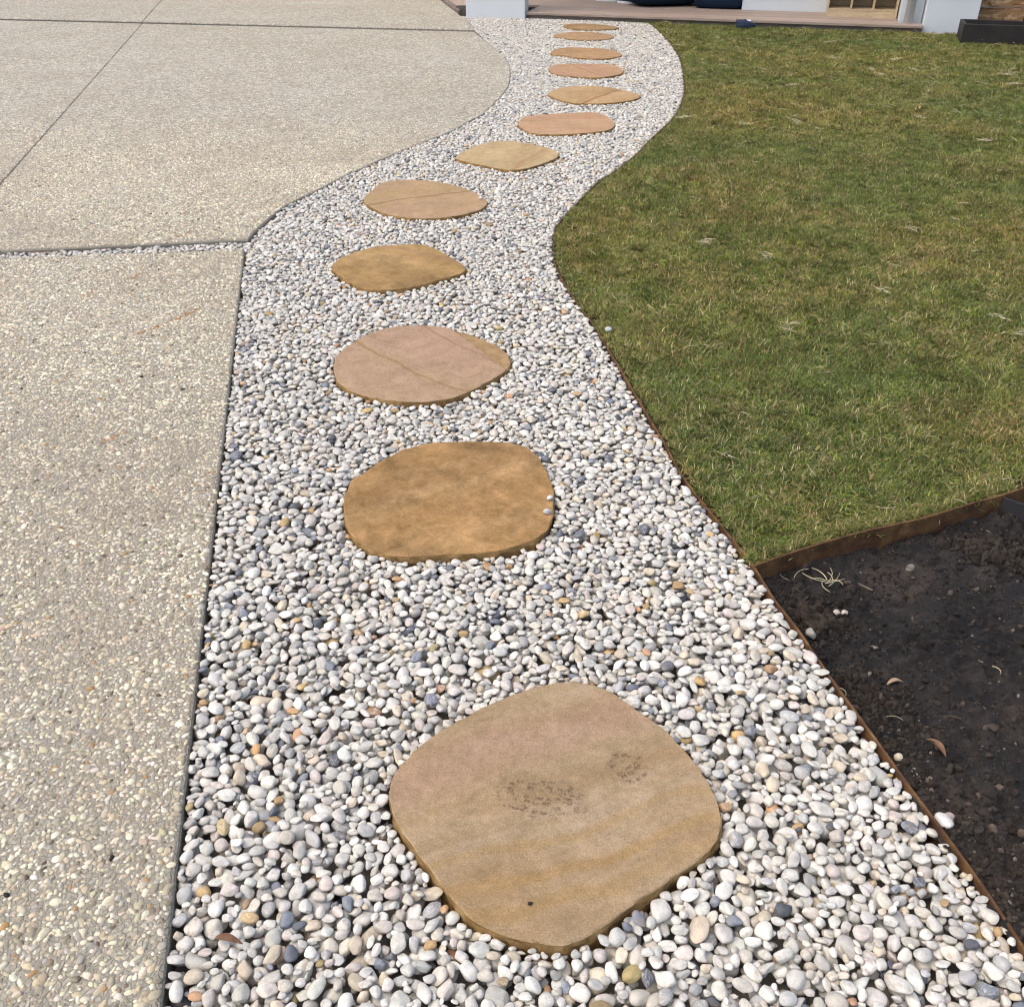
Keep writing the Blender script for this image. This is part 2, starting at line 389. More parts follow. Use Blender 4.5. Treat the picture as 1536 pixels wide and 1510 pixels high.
def mat_slab_side():
    m = NT("slab_cement_side")
    p = m.pos()
    col = m.ramp(m.noise(p, 40, 5, 0.7).outputs[0], [(0.3, (0.17, 0.155, 0.125)), (0.7, (0.30, 0.275, 0.23))])
    m.bsdf(col, 0.9, 0.2, m.bump(m.noise(p, 250, 4, 0.7).outputs[0], 0.6, 0.004))
    return m.mat

def mat_simple(name, c1, c2, scale=20, rough=0.8, spec=0.25, bump=0.2, bdist=0.003, stretch=None):
    m = NT(name)
    p = m.obj()
    if stretch: p = m.n("ShaderNodeMapping", {'Vector': p, 'Scale': stretch}).outputs[0]
    n1 = m.noise(p, scale, 6, 0.62)
    m.bsdf(m.ramp(n1.outputs[0], [(0.32, c1), (0.68, c2)]), rough, spec, m.bump(n1.outputs[0], bump, bdist) if bump else None)
    return m.mat

def mat_corten():
    m = NT("rusted_steel")
    p = m.pos()
    n1 = m.noise(p, 22, 6, 0.65); n2 = m.noise(p, 150, 4, 0.7)
    c = m.ramp(n1.outputs[0], [(0.28, (0.038, 0.019, 0.011)), (0.45, (0.105, 0.050, 0.021)), (0.58, (0.175, 0.09, 0.035)), (0.75, (0.25, 0.155, 0.068))])
    c = m.mix(m.maprange(n2.outputs[0], 0.35, 0.7, 0, 0.45), c, (0.06, 0.028, 0.014))
    m.bsdf(c, 0.8, 0.3, m.bump(n2.outputs[0], 0.3, 0.002))
    return m.mat

def mat_sandstone(i, ang, c_a, c_b, c_c, band_scale, veins, mottle=0.5, treads=None):
    m = NT("sandstone_top")
    oc = m.obj()
    mp = m.n("ShaderNodeMapping", {'Vector': oc, 'Rotation': (0, 0, R(-ang)), 'Location': (0, 0, i * 3.7)}).outputs[0]
    wob = m.noise(mp, 2.6, 3, 0.5)
    sx = m.n("ShaderNodeSeparateXYZ", {0: mp})
    s = m.math('ADD', sx.outputs[1], m.math('MULTIPLY', m.math('SUBTRACT', wob.outputs[0], 0.5), 0.16))
    bv = m.n("ShaderNodeCombineXYZ", {0: m.math('MULTIPLY', sx.outputs[0], 0.16), 1: s, 2: i * 5.3}).outputs[0]
    bn = m.noise(bv, band_scale, 5, 0.6)
    col = m.ramp(bn.outputs[0], [(0.30, c_a), (0.5, c_b), (0.70, c_c)])
    big = m.noise(mp, 5.0, 5, 0.65)
    v = m.maprange(big.outputs[0], 0.3, 0.7, 1 - 0.45 * mottle, 1 + 0.28 * mottle)
    col = m.mix(1.0, col, m.n("ShaderNodeCombineColor", {0: v, 1: v, 2: v}).outputs[0], 'MULTIPLY')
    for (o_, w_, c_, k_) in veins:
        d = m.math('ABSOLUTE', m.math('SUBTRACT', s, o_))
        msk = m.math('SUBTRACT', 1.0, m.maprange(d, w_ * 0.35, w_), clamp=True)
        col = m.mix(m.math('MULTIPLY', msk, k_), col, c_)
    fine = m.noise(oc, 330, 4, 0.85); mid = m.noise(oc, 90, 4, 0.7)
    g = m.math('ADD', m.maprange(fine.outputs[0], 0.28, 0.72, 0.62, 1.38), m.maprange(mid.outputs[0], 0.3, 0.7, -0.14, 0.14))
    col = m.mix(1.0, col, m.n("ShaderNodeCombineColor", {0: g, 1: g, 2: g}).outputs[0], 'MULTIPLY')
    mt2 = m.noise(mp, 22, 6, 0.72, 0.6)
    w2 = m.maprange(mt2.outputs[0], 0.32, 0.68, 1 - 0.34 * (0.35 + 0.65 * mottle), 1 + 0.22 * (0.35 + 0.65 * mottle))
    col = m.mix(1.0, col, m.n("ShaderNodeCombineColor", {0: w2, 1: w2, 2: m.math('MULTIPLY', w2, m.maprange(w2, 0.7, 1.2, 0.92, 1.05))}).outputs[0], 'MULTIPLY')
    pits = m.n("ShaderNodeTexVoronoi", {'Vector': oc, 'Scale': 85.0}, feature='F1')
    pit_ = m.math('MULTIPLY', m.maprange(pits.outputs['Distance'], 0.16, 0.08), m.math('GREATER_THAN', m.n("ShaderNodeSeparateColor", {0: pits.outputs['Color']}).outputs[1], 0.90))
    col = m.mix(m.math('MULTIPLY', pit_, 0.6), col, (0.13, 0.085, 0.05))
    # soil specks, scratches and dirt worked into the face
    dirt = m.maprange(m.noise(oc, 16, 7, 0.75).outputs[0], 0.58, 0.74)
    col = m.mix(m.math('MULTIPLY', dirt, 0.42), col, (0.17, 0.115, 0.065))
    scr = m.noise(m.n("ShaderNodeMapping", {'Vector': oc, 'Rotation': (0, 0, 0.7 + i), 'Scale': (3, 40, 1)}).outputs[0], 4.0, 3, 0.6, 0.5)
    col = m.mix(m.math('MULTIPLY', m.maprange(scr.outputs[0], 0.64, 0.72), 0.28), col, (0.20, 0.14, 0.09))
    for (cx, cy, rx, ry, an) in (treads or []):
        q = m.n("ShaderNodeMapping", {'Vector': oc, 'Location': (-cx, -cy, 0)}).outputs[0]
        q = m.n("ShaderNodeMapping", {'Vector': q, 'Rotation': (0, 0, -an)}).outputs[0]
        qs = m.n("ShaderNodeSeparateXYZ", {0: q})
        d = m.math('ADD', m.math('POWER', m.math('DIVIDE', qs.outputs[0], rx), 2.0), m.math('POWER', m.math('DIVIDE', qs.outputs[1], ry), 2.0))
        ell = m.math('SUBTRACT', 1.0, m.maprange(m.math('ADD', d, m.math('MULTIPLY', m.math('SUBTRACT', m.noise(q, 30, 3).outputs[0], 0.5), 1.6)), 0.55, 0.9), clamp=True)
        qd = m.n("ShaderNodeVectorMath", {0: q, 1: m.n("ShaderNodeVectorMath", {0: m.noise(q, 40, 2).outputs[1], 1: (0.012, 0.012, 0)}, operation='MULTIPLY').outputs[0]}, operation='ADD').outputs[0]
        vt = m.n("ShaderNodeTexVoronoi", {'Vector': m.n("ShaderNodeMapping", {'Vector': qd, 'Scale': (62, 110, 1)}).outputs[0], 'Scale': 1.0, 'Randomness': 0.55}, feature='F1', voronoi_dimensions='2D')
        lump = m.maprange(vt.outputs['Distance'], 0.56, 0.36)
        on = m.math('GREATER_THAN', m.n("ShaderNodeSeparateColor", {0: vt.outputs['Color']}).outputs[0], 0.34)
        cr = m.maprange(m.noise(q, 210, 5, 0.85).outputs[0], 0.42, 0.54)
        blob = m.maprange(m.noise(q, 26, 4, 0.7).outputs[0], 0.40, 0.50)
        tm = m.math('MULTIPLY', m.math('MULTIPLY', ell, cr), m.math('MULTIPLY', blob, m.math('MAXIMUM', m.math('MULTIPLY', lump, on), 0.22)))
        col = m.mix(m.math('MULTIPLY', tm, 0.8), col, (0.10, 0.065, 0.042))
    bh = m.math('ADD', m.math('MULTIPLY', mid.outputs[0], 0.8), m.math('MULTIPLY', fine.outputs[0], 0.5))
    m.bsdf(col, 0.85, 0.2, m.bump(bh, 0.35, 0.0022))
    return m.mat

def mat_stone_side():
    m = NT("sandstone_split_side")
    p = m.pos()
    n1 = m.noise(p, 35, 6, 0.7)
    c = m.ramp(n1.outputs[0], [(0.3, (0.13, 0.075, 0.030)), (0.5, (0.27, 0.165, 0.065)), (0.7, (0.38, 0.26, 0.12))])
    m.bsdf(c, 0.9, 0.15, m.bump(n1.outputs[0], 0.7, 0.008))
    return m.mat

def mat_grass():
    m = NT("grass_blade")
    a = m.n("ShaderNodeAttribute", attribute_name='bcol')
    t = m.n("ShaderNodeAttribute", attribute_type='INSTANCER', attribute_name='col')
    col = m.mix(1.0, a.outputs['Color'], t.outputs['Color'], 'MULTIPLY')
    d = m.n("ShaderNodeBsdfPrincipled", {'Base Color': col, 'Roughness': 0.6, 'Specular IOR Level': 0.12})
    tr = m.n("ShaderNodeBsdfTranslucent", {'Color': col})
    mx = m.n("ShaderNodeMixShader", {0: 0.3, 1: d.outputs[0], 2: tr.outputs[0]})
    m.t.links.new(mx.outputs[0], m.out.inputs['Surface'])
    return m.mat

def mat_thatch():
    m = NT("turf_thatch")
    p = m.pos()
    n1 = m.noise(p, 3.0, 5, 0.6); n2 = m.noise(p, 220, 4, 0.75)
    c = m.mix(n1.outputs[0], (0.085, 0.08, 0.028), (0.11, 0.088, 0.04))
    c = m.mix(m.maprange(n2.outputs[0], 0.35, 0.7), (0.03, 0.025, 0.012), c)
    m.bsdf(c, 0.95, 0.1, m.bump(n2.outputs[0], 0.8, 0.01))
    return m.mat

def mat_soil():
    m = NT("garden_soil")
    p = m.pos()
    n1 = m.noise(p, 4.5, 6, 0.62); n2 = m.noise(p, 60, 7, 0.75); n3 = m.noise(p, 400, 3, 0.7)
    c = m.ramp(n1.outputs[0], [(0.40, (0.012, 0.011, 0.011)), (0.54, (0.024, 0.0215, 0.0205)), (0.70, (0.070, 0.052, 0.040))])
    c = m.mix(m.maprange(n2.outputs[0], 0.5, 0.72, 0, 0.7), c, (0.085, 0.065, 0.052))
    c = m.mix(m.maprange(n2.outputs[0], 0.46, 0.3, 0, 0.8), c, (0.010, 0.009, 0.009))
    c = m.mix(m.maprange(n3.outputs[0], 0.62, 0.72, 0, 0.5), c, (0.13, 0.11, 0.09))
    m.bsdf(c, 0.9, 0.25, m.bump(m.math('ADD', n2.outputs[0], m.math('MULTIPLY', n3.outputs[0], 0.3)), 0.8, 0.010))
    return m.mat

def mat_clod():
    m = NT("soil_crumb")
    a = m.n("ShaderNodeAttribute", attribute_type='INSTANCER', attribute_name='col')
    n1 = m.noise(m.obj(), 3.0, 4, 0.7)
    v = m.maprange(n1.outputs[0], 0.3, 0.7, 0.6, 1.3)
    col = m.mix(1.0, a.outputs['Color'], m.n("ShaderNodeCombineColor", {0: v, 1: v, 2: v}).outputs[0], 'MULTIPLY')
    m.bsdf(col, 0.95, 0.1, m.bump(n1.outputs[0], 0.6, 0.2))
    return m.mat

def mat_wood(name, c1, c2, c3, along=(1.2, 22, 22), scale=3.0, rough=0.6, knots=False):
    m = NT(name)
    oc = m.obj()
    rnd = m.n("ShaderNodeObjectInfo").outputs['Random']
    q = m.n("ShaderNodeVectorMath", {0: oc, 1: m.n("ShaderNodeCombineXYZ", {0: m.math('MULTIPLY', rnd, 31.0), 1: m.math('MULTIPLY', rnd, 13.0), 2: rnd}).outputs[0]}, operation='ADD').outputs[0]
    mp = m.n("ShaderNodeMapping", {'Vector': q, 'Scale': along}).outputs[0]
    n1 = m.noise(mp, scale, 5, 0.6, 0.8)
    c = m.ramp(n1.outputs[0], [(0.3, c1), (0.5, c2), (0.7, c3)])
    if knots:
        k = m.noise(m.n("ShaderNodeMapping", {'Vector': q, 'Scale': (5, 5, 9)}).outputs[0], 1.4, 3, 0.6, 1.5)
        c = m.mix(m.maprange(k.outputs[0], 0.55, 0.66), c, (0.52, 0.36, 0.20))
        c = m.mix(m.maprange(k.outputs[0], 0.44, 0.36), c, (0.11, 0.05, 0.022))
    v = m.maprange(rnd, 0, 1, 0.88, 1.1)
    c = m.mix(1.0, c, m.n("ShaderNodeCombineColor", {0: v, 1: v, 2: v}).outputs[0], 'MULTIPLY')
    m.bsdf(c, rough, 0.3, m.bump(n1.outputs[0], 0.25, 0.003))
    return m.mat

M_PEB, M_CHIP, M_CON, M_SIDE = mat_pebble(), mat_chip(), mat_concrete(), mat_slab_side()
M_STEEL, M_SSIDE, M_GRASS, M_THATCH = mat_corten(), mat_stone_side(), mat_grass(), mat_thatch()
M_SOIL, M_CLOD = mat_soil(), mat_clod()
M_BED = mat_simple("gravel_bedding_sand", (0.14, 0.125, 0.108), (0.24, 0.215, 0.185), 60)
M_DARKSTEEL = mat_simple("dark_mill_steel", (0.016, 0.018, 0.024), (0.045, 0.040, 0.040), 14, 0.6, 0.35, 0.2)
M_LEDGE = mat_simple("sandstone_split_ledge", (0.24, 0.15, 0.07), (0.38, 0.25, 0.13), 30, 0.9, 0.15, 0.5, 0.004)
M_GROUND = mat_simple("bare_ground", (0.07, 0.055, 0.04), (0.13, 0.105, 0.075), 0.6)
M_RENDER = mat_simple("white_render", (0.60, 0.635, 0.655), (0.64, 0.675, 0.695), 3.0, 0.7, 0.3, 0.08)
M_DECK = mat_wood("deck_timber", (0.27, 0.20, 0.16), (0.36, 0.275, 0.225), (0.43, 0.345, 0.285))
M_FASCIA = mat_wood("weathered_fascia", (0.16, 0.125, 0.105), (0.23, 0.185, 0.16), (0.30, 0.25, 0.22))
M_PLY = mat_wood("pale_plywood", (0.42, 0.31, 0.18), (0.52, 0.40, 0.25), (0.58, 0.46, 0.30), (3, 3, 14))
M_PLANK = mat_wood("knotty_timber", (0.17, 0.085, 0.035), (0.30, 0.165, 0.075), (0.42, 0.26, 0.13), (1.0, 10, 10), knots=True)
M_POST = mat_simple("dark_stained_post", (0.045, 0.025, 0.015), (0.10, 0.055, 0.03), 25)
M_NAVY = mat_simple("navy_fabric", (0.006, 0.014, 0.030), (0.010, 0.024, 0.048), 40, 0.9, 0.2, 0.3, 0.004)
M_PLANTER = mat_simple("black_planter_coating", (0.018, 0.0155, 0.014), (0.032, 0.027, 0.024), 12, 0.55, 0.35, 0.15)
M_WHITE = mat_simple("white_rubber", (0.68, 0.68, 0.67), (0.78, 0.78, 0.77), 20, 0.6, 0.3, 0.05)
M_NAVYSHOE = mat_simple("navy_shoe_rubber", (0.010, 0.018, 0.045), (0.022, 0.034, 0.07), 40, 0.5, 0.4, 0.1)
M_LEAF = mat_simple("dry_leaf", (0.10, 0.05, 0.025), (0.22, 0.12, 0.065), 60, 0.6, 0.3, 0.3)
M_LEAFP = mat_simple("pale_dry_leaf", (0.28, 0.19, 0.12), (0.42, 0.31, 0.21), 60, 0.6, 0.3, 0.3)
M_STRAW = mat_simple("dry_straw", (0.38, 0.33, 0.20), (0.56, 0.50, 0.34), 60, 0.7, 0.2, 0.0)
M_TWIG = mat_simple("twig_bark", (0.05, 0.035, 0.025), (0.12, 0.085, 0.06), 60, 0.9, 0.1, 0.3)
M_SEED = mat_simple("black_seed", (0.008, 0.007, 0.006), (0.025, 0.02, 0.016), 90, 0.6, 0.3, 0.2)

# ------------------------------------------------------------------ ground plan
stone_poly = []
for k, o in enumerate(STONES):
    n_per = 4 if k < 5 else 5
    p = ccw(catmull(o, n_per, closed=True))
    p = smooth_closed(resample(p, 0.014), 4)
    stone_poly.append(p)

def ext(a, b, t):   # point on line a->b at parameter t
    return (a[0] + (b[0] - a[0]) * t, a[1] + (b[1] - a[1]) * t)

a0, a1 = SLAB_A_EDGE
A_bot = ext(a0, a1, 1.45)
tl, tr = SLAB_A_TOP
A_left = ext(tr, tl, 4.2)
slabA = [A_bot, a0, tr, A_left, (A_left[0], A_bot[1])]
bl, br_ = SLAB_B_FRONT
B_left = ext(br_, bl, 6.0)
fl, fr = FAR_JOINT
far_left = ext(fr, fl, 1.6)
curve = catmull([br_] + SLAB_B_CURVE + [fr], 4)
slabB = [B_left] + curve + [far_left]
dj = Vector((fr[0] - fl[0], fr[1] - fl[1])).normalized(); nj = Vector((-dj.y, dj.x)) * 0.035
if nj.y < 0: nj = -nj
ce = [(fr[0] + nj.x, fr[1] + nj.y)] + SLAB_C_EDGE[1:]
c_far = ext(ce[-2], ce[-1], 3.2)
slabC = ce + [c_far, (far_left[0], c_far[1]), (far_left[0] + nj.x, far_left[1] + nj.y)]
slabs = [("A", ccw(slabA))]
for nm, pl in (("B", slabB), ("C", slabC)):
    pl = ccw(pl)
    slabs.append((nm + "l", clip(pl, SAW[1], SAW[0], True, 0.0012)))
    slabs.append((nm + "r", clip(pl, SAW[1], SAW[0], False, -0.0012)))

pr = catmull(PATH_R, 4)
pr_near = ext(PATH_R[-2], PATH_R[-1], 6.0)
path_right = pr + [pr_near]

# house frame: origin on the deck's front lip, u along the front, n into the house
HA = R(16)
HO = Vector((0.166, 11.0)); HU = Vector((math.cos(HA), -math.sin(HA))); HN = Vector((math.sin(HA), math.cos(HA)))
def hp(u, n): return tuple(HO + HU * u + HN * n)

# ------------------------------------------------------------------ setting: ground
gv = []; gf = []
S = 900.0
mesh_obj("ground", [(-S, -S, -0.16), (S, -S, -0.16), (S, S, -0.16), (-S, S, -0.16)], [(0, 1, 2, 3)], M_GROUND)["kind"] = "structure"

# ------------------------------------------------------------------ driveway slabs
def slab_mesh(name, poly, ztop, thick, rnd, mats, wob=0.0):
    poly = ccw(poly)
    # drop near-duplicate points
    q = [p for i, p in enumerate(poly) if math.hypot(p[0] - poly[i - 1][0], p[1] - poly[i - 1][1]) > 0.004]
    q = resample(q, 0.06)
    N = len(q)
    rings = []
    for d, z in ((rnd, ztop), (rnd * 0.3, ztop - rnd * 0.35), (0.0, ztop - rnd), (0.0, ztop - thick)):
        ii = inset(q, d)
        rings.append([(x + wob * mn.noise((x * 30, y * 30, z * 3)), y + wob * mn.noise((x * 30, y * 30, 7 + z)), z) for x, y in ii])
    v = [p for r in rings for p in r]
    f = [tuple(range(N))]
    fm = [0]
    for k in range(3):
        for i in range(N):
            j = (i + 1) % N
            f.append((k * N + i, (k + 1) * N + i, (k + 1) * N + j, k * N + j)); fm.append(1 if k == 2 else 0)
    return mesh_obj(name, v, f, mats, fmat=fm)

slab_obj = {}
for nm, pl in slabs:
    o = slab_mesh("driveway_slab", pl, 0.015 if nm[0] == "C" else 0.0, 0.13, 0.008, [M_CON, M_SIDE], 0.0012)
    o["kind"] = "structure"
    slab_obj[nm] = o

def ico(sub, seed, amp=0.13, planes=3, keep=0.25, flat=False):
    bm = bmesh.new()
    bmesh.ops.create_icosphere(bm, subdivisions=sub, radius=1.0)
    r = random.Random(seed)
    pl = []
    for _ in range(planes):
        n = Vector((r.gauss(0, 1), r.gauss(0, 1), r.gauss(0, 1))).normalized()
        pl.append((n, r.uniform(0.62, 0.85)))
    for v in bm.verts:
        p = v.co.copy()
        s = 1 + amp * mn.noise(p * 0.9 + Vector((seed * 3.1, 0, 0))) * 1.6 + amp * 0.35 * mn.noise(p * 2.2 + Vector((0, seed * 1.7, 0)))
        p *= s
        for n, d in pl:
            e = p.dot(n) - d
            if e > 0: p -= n * e * (1 - keep)
        v.co = p
    return bm

def variants(name, n, sub, mat, amp=0.13, planes=3, keep=0.3, smooth=True, seed0=0):
    out = []
    for k in range(n):
        bm = ico(sub, seed0 + k, amp, planes, keep)
        me = bpy.data.meshes.new(name)
        bm.to_mesh(me); bm.free()
        me.materials.append(mat)
        if smooth: me.polygons.foreach_set('use_smooth', [True] * len(me.polygons))
        out.append(me)
    return out

# stones showing through the cement, real geometry on the near part of the drive
chip_vars = variants("chip_shape", 8, 2, M_CHIP, 0.16, 4, 0.25, True, 40)
rust_segs = [(SPOTS['rust%da' % k], SPOTS['rust%db' % k]) for k in range(1, 5)]
def chips_for(nm, far):
    pl = ccw(dict(slabs)[nm])
    P = np.array(pl)
    x0, x1 = max(P[:, 0].min(), -3.4), P[:, 0].max(); y0, y1 = max(P[:, 1].min(), 0.2), min(P[:, 1].max(), far)
    sp = 0.0086
    xs = np.arange(x0, x1, sp); ys = np.arange(y0, y1, sp * 0.87)
    X, Y = np.meshgrid(xs, ys)
    X[1::2] += sp / 2
    Q = np.stack([X.ravel(), Y.ravel()], 1) + rng.normal(0, sp * 0.24, (X.size, 2))
    # keep to what the camera, or one a step to the side, can see
    ok = (Q[:, 0] > -0.62 * Q[:, 1] - 0.75) & in_poly(Q, inset(resample(pl, 0.05), 0.006))
    fade = rng.uniform(0, 1, len(Q)) < np.clip((far - Q[:, 1]) / 1.2, 0, 1)
    Q = Q[ok & fade & (rng.uniform(0, 1, len(Q)) < 0.93)]
    N = len(Q)
    s = np.clip(rng.lognormal(math.log(0.0044), 0.34, N), 0.0020, 0.0090)
    scl = np.stack([s * rng.uniform(0.85, 1.35, N), s * rng.uniform(0.65, 0.95, N), s * rng.uniform(0.5, 0.75, N)], 1)
    z = -scl[:, 2] * rng.uniform(0.25, 0.70, N)
    pts = np.column_stack([Q, z])
    rot = np.column_stack([rng.normal(0, .25, N), rng.normal(0, .25, N), rng.uniform(0, 6.28, N)])
    ci = rng.choice(len(AGG), N, p=AGG_P)
    col = np.array(AGG)[ci] * rng.uniform(0.82, 1.15, (N, 1)) * rng.normal(1, 0.03, (N, 3))
    odd = rng.uniform(0, 1, N)
    col[odd < 0.008] = (0.10, 0.07, 0.05)
    col[(odd > 0.008) & (odd < 0.02)] = (0.42, 0.25, 0.10)
    # earth-stained areas
    st = np.clip(vnoise(Q, 2.3, 5) * 0.6 + vnoise(Q, 7, 6) * 0.4, 0, 1)[:, None]
    col = col * (1 - 0.5 * st) + np.array([0.28, 0.215, 0.155]) * 0.5 * st
    for kk, (a, b) in enumerate(rust_segs):
        a = np.array(a); b = np.array(b); d = b - a; L = np.hypot(*d)
        t = np.clip(((Q - a) @ d) / L ** 2, 0, 1)
        dist = np.hypot(*(Q - a - t[:, None] * d).T)
        hit = (dist < 0.006 + 0.010 * rng.uniform(0, 1, N)) & (rng.uniform(0, 1, N) < (0.40 + 0.45 * t) * (1.0 if kk == 0 else 0.55))
        col[hit] = np.array([0.37, 0.185, 0.07]) * rng.uniform(0.7, 1.2, (hit.sum(), 1))
    scatter("aggregate", pts, rot, scl, rng.integers(0, 8, N), np.clip(col, 0.01, 0.85), chip_vars, slab_obj[nm])
    return N

n_chips = sum(chips_for(k, f) for k, f in (("A", 6), ("Bl", 6.2), ("Br", 6.2)))

# ------------------------------------------------------------------ stepping stones
def stone(k, mat, label, ledge=None):
    poly = stone_poly[k]
    cx = sum(p[0] for p in poly) / len(poly); cy = sum(p[1] for p in poly) / len(poly)
    loc = [(p[0] - cx, p[1] - cy) for p in poly]
    top = 0.006
    pieces = [(loc, 0.0)]
    if ledge:
        a = (ledge[0][0] - cx, ledge[0][1] - cy); b = (ledge[1][0] - cx, ledge[1][1] - cy)
        f = lambda p: (b[0] - a[0]) * (p[1] - a[1]) - (b[1] - a[1]) * (p[0] - a[0])
        left_main = f((0, 0)) > 0
        pieces = [(clip(loc, a, b, left_main, 0.0), 0.0), (clip(loc, a, b, not left_main, -0.001 if not left_main else 0.001), -0.007)]
    V = []; F = []; FM = []
    for pl, dz in pieces:
        pl = resample([p for i, p in enumerate(pl) if math.hypot(p[0] - pl[i - 1][0], p[1] - pl[i - 1][1]) > 0.003], 0.013)
        N = len(pl); base = len(V)
        sd_ = k * 11.3
        rings = []
        for ri, (d, z, w) in enumerate(((0.0028, 0, 0.0030), (0.0006, -0.0016, 0.0030), (-0.0005, -0.008, 0.004), (-0.001, -0.018, 0.005), (0.002, -0.055, 0.005))):
            ii = inset(pl, d)
            ring = []
            for x, y in ii:
                w1 = mn.noise((x * 28, y * 28, sd_ + ri * 0.35)); w2 = mn.noise((x * 80, y * 80, sd_ + ri * 0.9))
                r_ = math.hypot(x, y) + 1e-6
                e = w * (w1 + 0.7 * w2)
                ring.append((x + x / r_ * e, y + y / r_ * e, z + dz + (0 if ri == 0 else 0.0012 * w2)))
            rings.append(ring)
        for r_ in rings: V += r_
        F.append(tuple(range(base, base + N))); FM.append(2 if dz < 0 else 0)
        for q in range(4):
            for i in range(N):
                j = (i + 1) % N
                F.append((base + q * N + i, base + (q + 1) * N + i, base + (q + 1) * N + j, base + q * N + j)); FM.append(0 if q == 0 else 1)
    o = mesh_obj("stepping_stone", V, F, [mat, M_SSIDE, M_LEDGE], fmat=FM, loc=(cx, cy, top))
    tag(o, label, "stepping stone", "sandstone steppers along the gravel path")
    return o, (cx, cy)

def ctr(k):
    p = stone_poly[k]; return sum(q[0] for q in p) / len(p), sum(q[1] for q in p) / len(p)
c1 = ctr(0)
tread = [(SPOTS['fp1'][0] - c1[0], SPOTS['fp1'][1] - c1[1], 0.085, 0.050, -0.25), (SPOTS['fp2'][0] - c1[0], SPOTS['fp2'][1] - c1[1], 0.040, 0.042, 0.6)]
BR = (0.20, 0.105, 0.045)
spec = [
 (20, (0.37, 0.235, 0.125), (0.465, 0.325, 0.205), (0.49, 0.365, 0.26), 13.0, [(0.13, 0.07, (0.46, 0.29, 0.21), .6), (-0.02, 0.006, (0.38, 0.235, 0.12), .25), (-0.05, 0.01, (0.44, 0.27, 0.11), .4), (-0.10, 0.012, (0.43, 0.26, 0.10), .45), (-0.145, 0.02, (0.43, 0.26, 0.10), .4)], 0.3, tread,
  "large rounded tan sandstone stepper with muddy shoe prints, nearest of all"),
 (30, (0.31, 0.165, 0.065), (0.39, 0.225, 0.10), (0.45, 0.28, 0.14), 4.0, [(0.09, 0.05, (0.28, 0.15, 0.06), .5)], 1.0, None,
  "mottled golden brown sandstone stepper with chipped upper left edge, second nearest"),
 (-45, (0.45, 0.305, 0.19), (0.465, 0.31, 0.21), (0.46, 0.295, 0.212), 4.0, [(-0.045, 0.009, (0.33, 0.205, 0.09), .7), (0.175, 0.006, (0.32, 0.17, 0.11), .55)], 0.3, None,
  "pinkish oval sandstone stepper with one thin ochre line and a split right corner"),
 (-30, (0.33, 0.195, 0.08), (0.40, 0.25, 0.115), (0.44, 0.285, 0.14), 5.0, [(0.15, 0.03, (0.38, 0.22, 0.13), .5)], 0.7, None,
  "golden brown sandstone stepper narrowing to a blunt right corner, beside the driveway joint"),
 (25, (0.45, 0.305, 0.175), (0.465, 0.305, 0.19), (0.475, 0.305, 0.205), 6.0, [(0.02, 0.012, (0.29, 0.165, 0.075), .75), (0.12, 0.09, (0.43, 0.295, 0.15), .7)], 0.25, None,
  "pink and tan sandstone stepper split by a brown diagonal band"),
 (70, (0.43, 0.29, 0.16), (0.50, 0.36, 0.21), (0.50, 0.365, 0.23), 5.0, [(-0.13, 0.02, (0.36, 0.20, 0.09), .5)], 0.35, None,
  "pale cream sandstone stepper pointed at its left end, where the path turns"),
 (10, (0.45, 0.27, 0.165), (0.49, 0.305, 0.195), (0.50, 0.32, 0.205), 7.0, [(0.10, 0.012, (0.38, 0.185, 0.12), .6), (0.15, 0.01, (0.38, 0.185, 0.12), .5), (-0.03, 0.006, (0.43, 0.25, 0.15), .4)], 0.25, None,
  "peach sandstone stepper with two parallel reddish lines across its left half"),
 (60, (0.43, 0.27, 0.14), (0.47, 0.31, 0.17), (0.50, 0.335, 0.205), 5.0, [(-0.09, 0.018, (0.31, 0.15, 0.07), .75), (-0.04, 0.008, (0.36, 0.20, 0.09), .5)], 0.4, None,
  "long tan sandstone stepper with a dark rust stripe near its pointed right end"),
 (-65, (0.44, 0.27, 0.15), (0.47, 0.285, 0.18), (0.46, 0.27, 0.19), 8.0, [(0.0, 0.012, (0.30, 0.15, 0.08), .6), (0.05, 0.01, (0.34, 0.18, 0.09), .5), (0.09, 0.008, (0.34, 0.18, 0.09), .45)], 0.3, None,
  "pink and tan sandstone stepper with curved brown stripes at its middle"),
 (5, (0.38, 0.22, 0.11), (0.43, 0.26, 0.145), (0.46, 0.29, 0.17), 8.0, [(0.03, 0.01, (0.33, 0.17, 0.08), .5)], 0.5, None,
  "orange tan sandstone stepper, third from the timber deck"),
 (8, (0.38, 0.235, 0.135), (0.42, 0.265, 0.16), (0.45, 0.29, 0.18), 7.0, [(-0.02, 0.01, (0.34, 0.19, 0.10), .4)], 0.5, None,
  "small narrow tan sandstone stepper, second from the timber deck"),
 (0, (0.32, 0.195, 0.10), (0.37, 0.23, 0.125), (0.41, 0.265, 0.15), 7.0, [], 0.5, None,
  "small brown sandstone stepper right in front of the timber deck"),
]
def dull(c, f=0.88, d=0.0):
    g_ = 0.3 * c[0] + 0.55 * c[1] + 0.15 * c[2]
    return tuple(f * w_ * (q * (1 - d) + g_ * d) for q, w_ in zip(c, (1.0, 1.015, 0.94)))
for k, (ang, ca, cb, cc, bs, vn, mo, tr_, lab) in enumerate(spec):
    fk = {0: 0.83, 2: 0.90, 4: 0.93}.get(k, 1.0)
    stone(k, mat_sandstone(k, ang, dull(ca, 0.88 * fk), dull(cb, 0.88 * fk), dull(cc, 0.88 * fk), bs, [(o_, w_, dull(c_, 0.88 * fk), k_) for o_, w_, c_, k_ in vn], mo, tr_), lab, LEDGE.get(k))

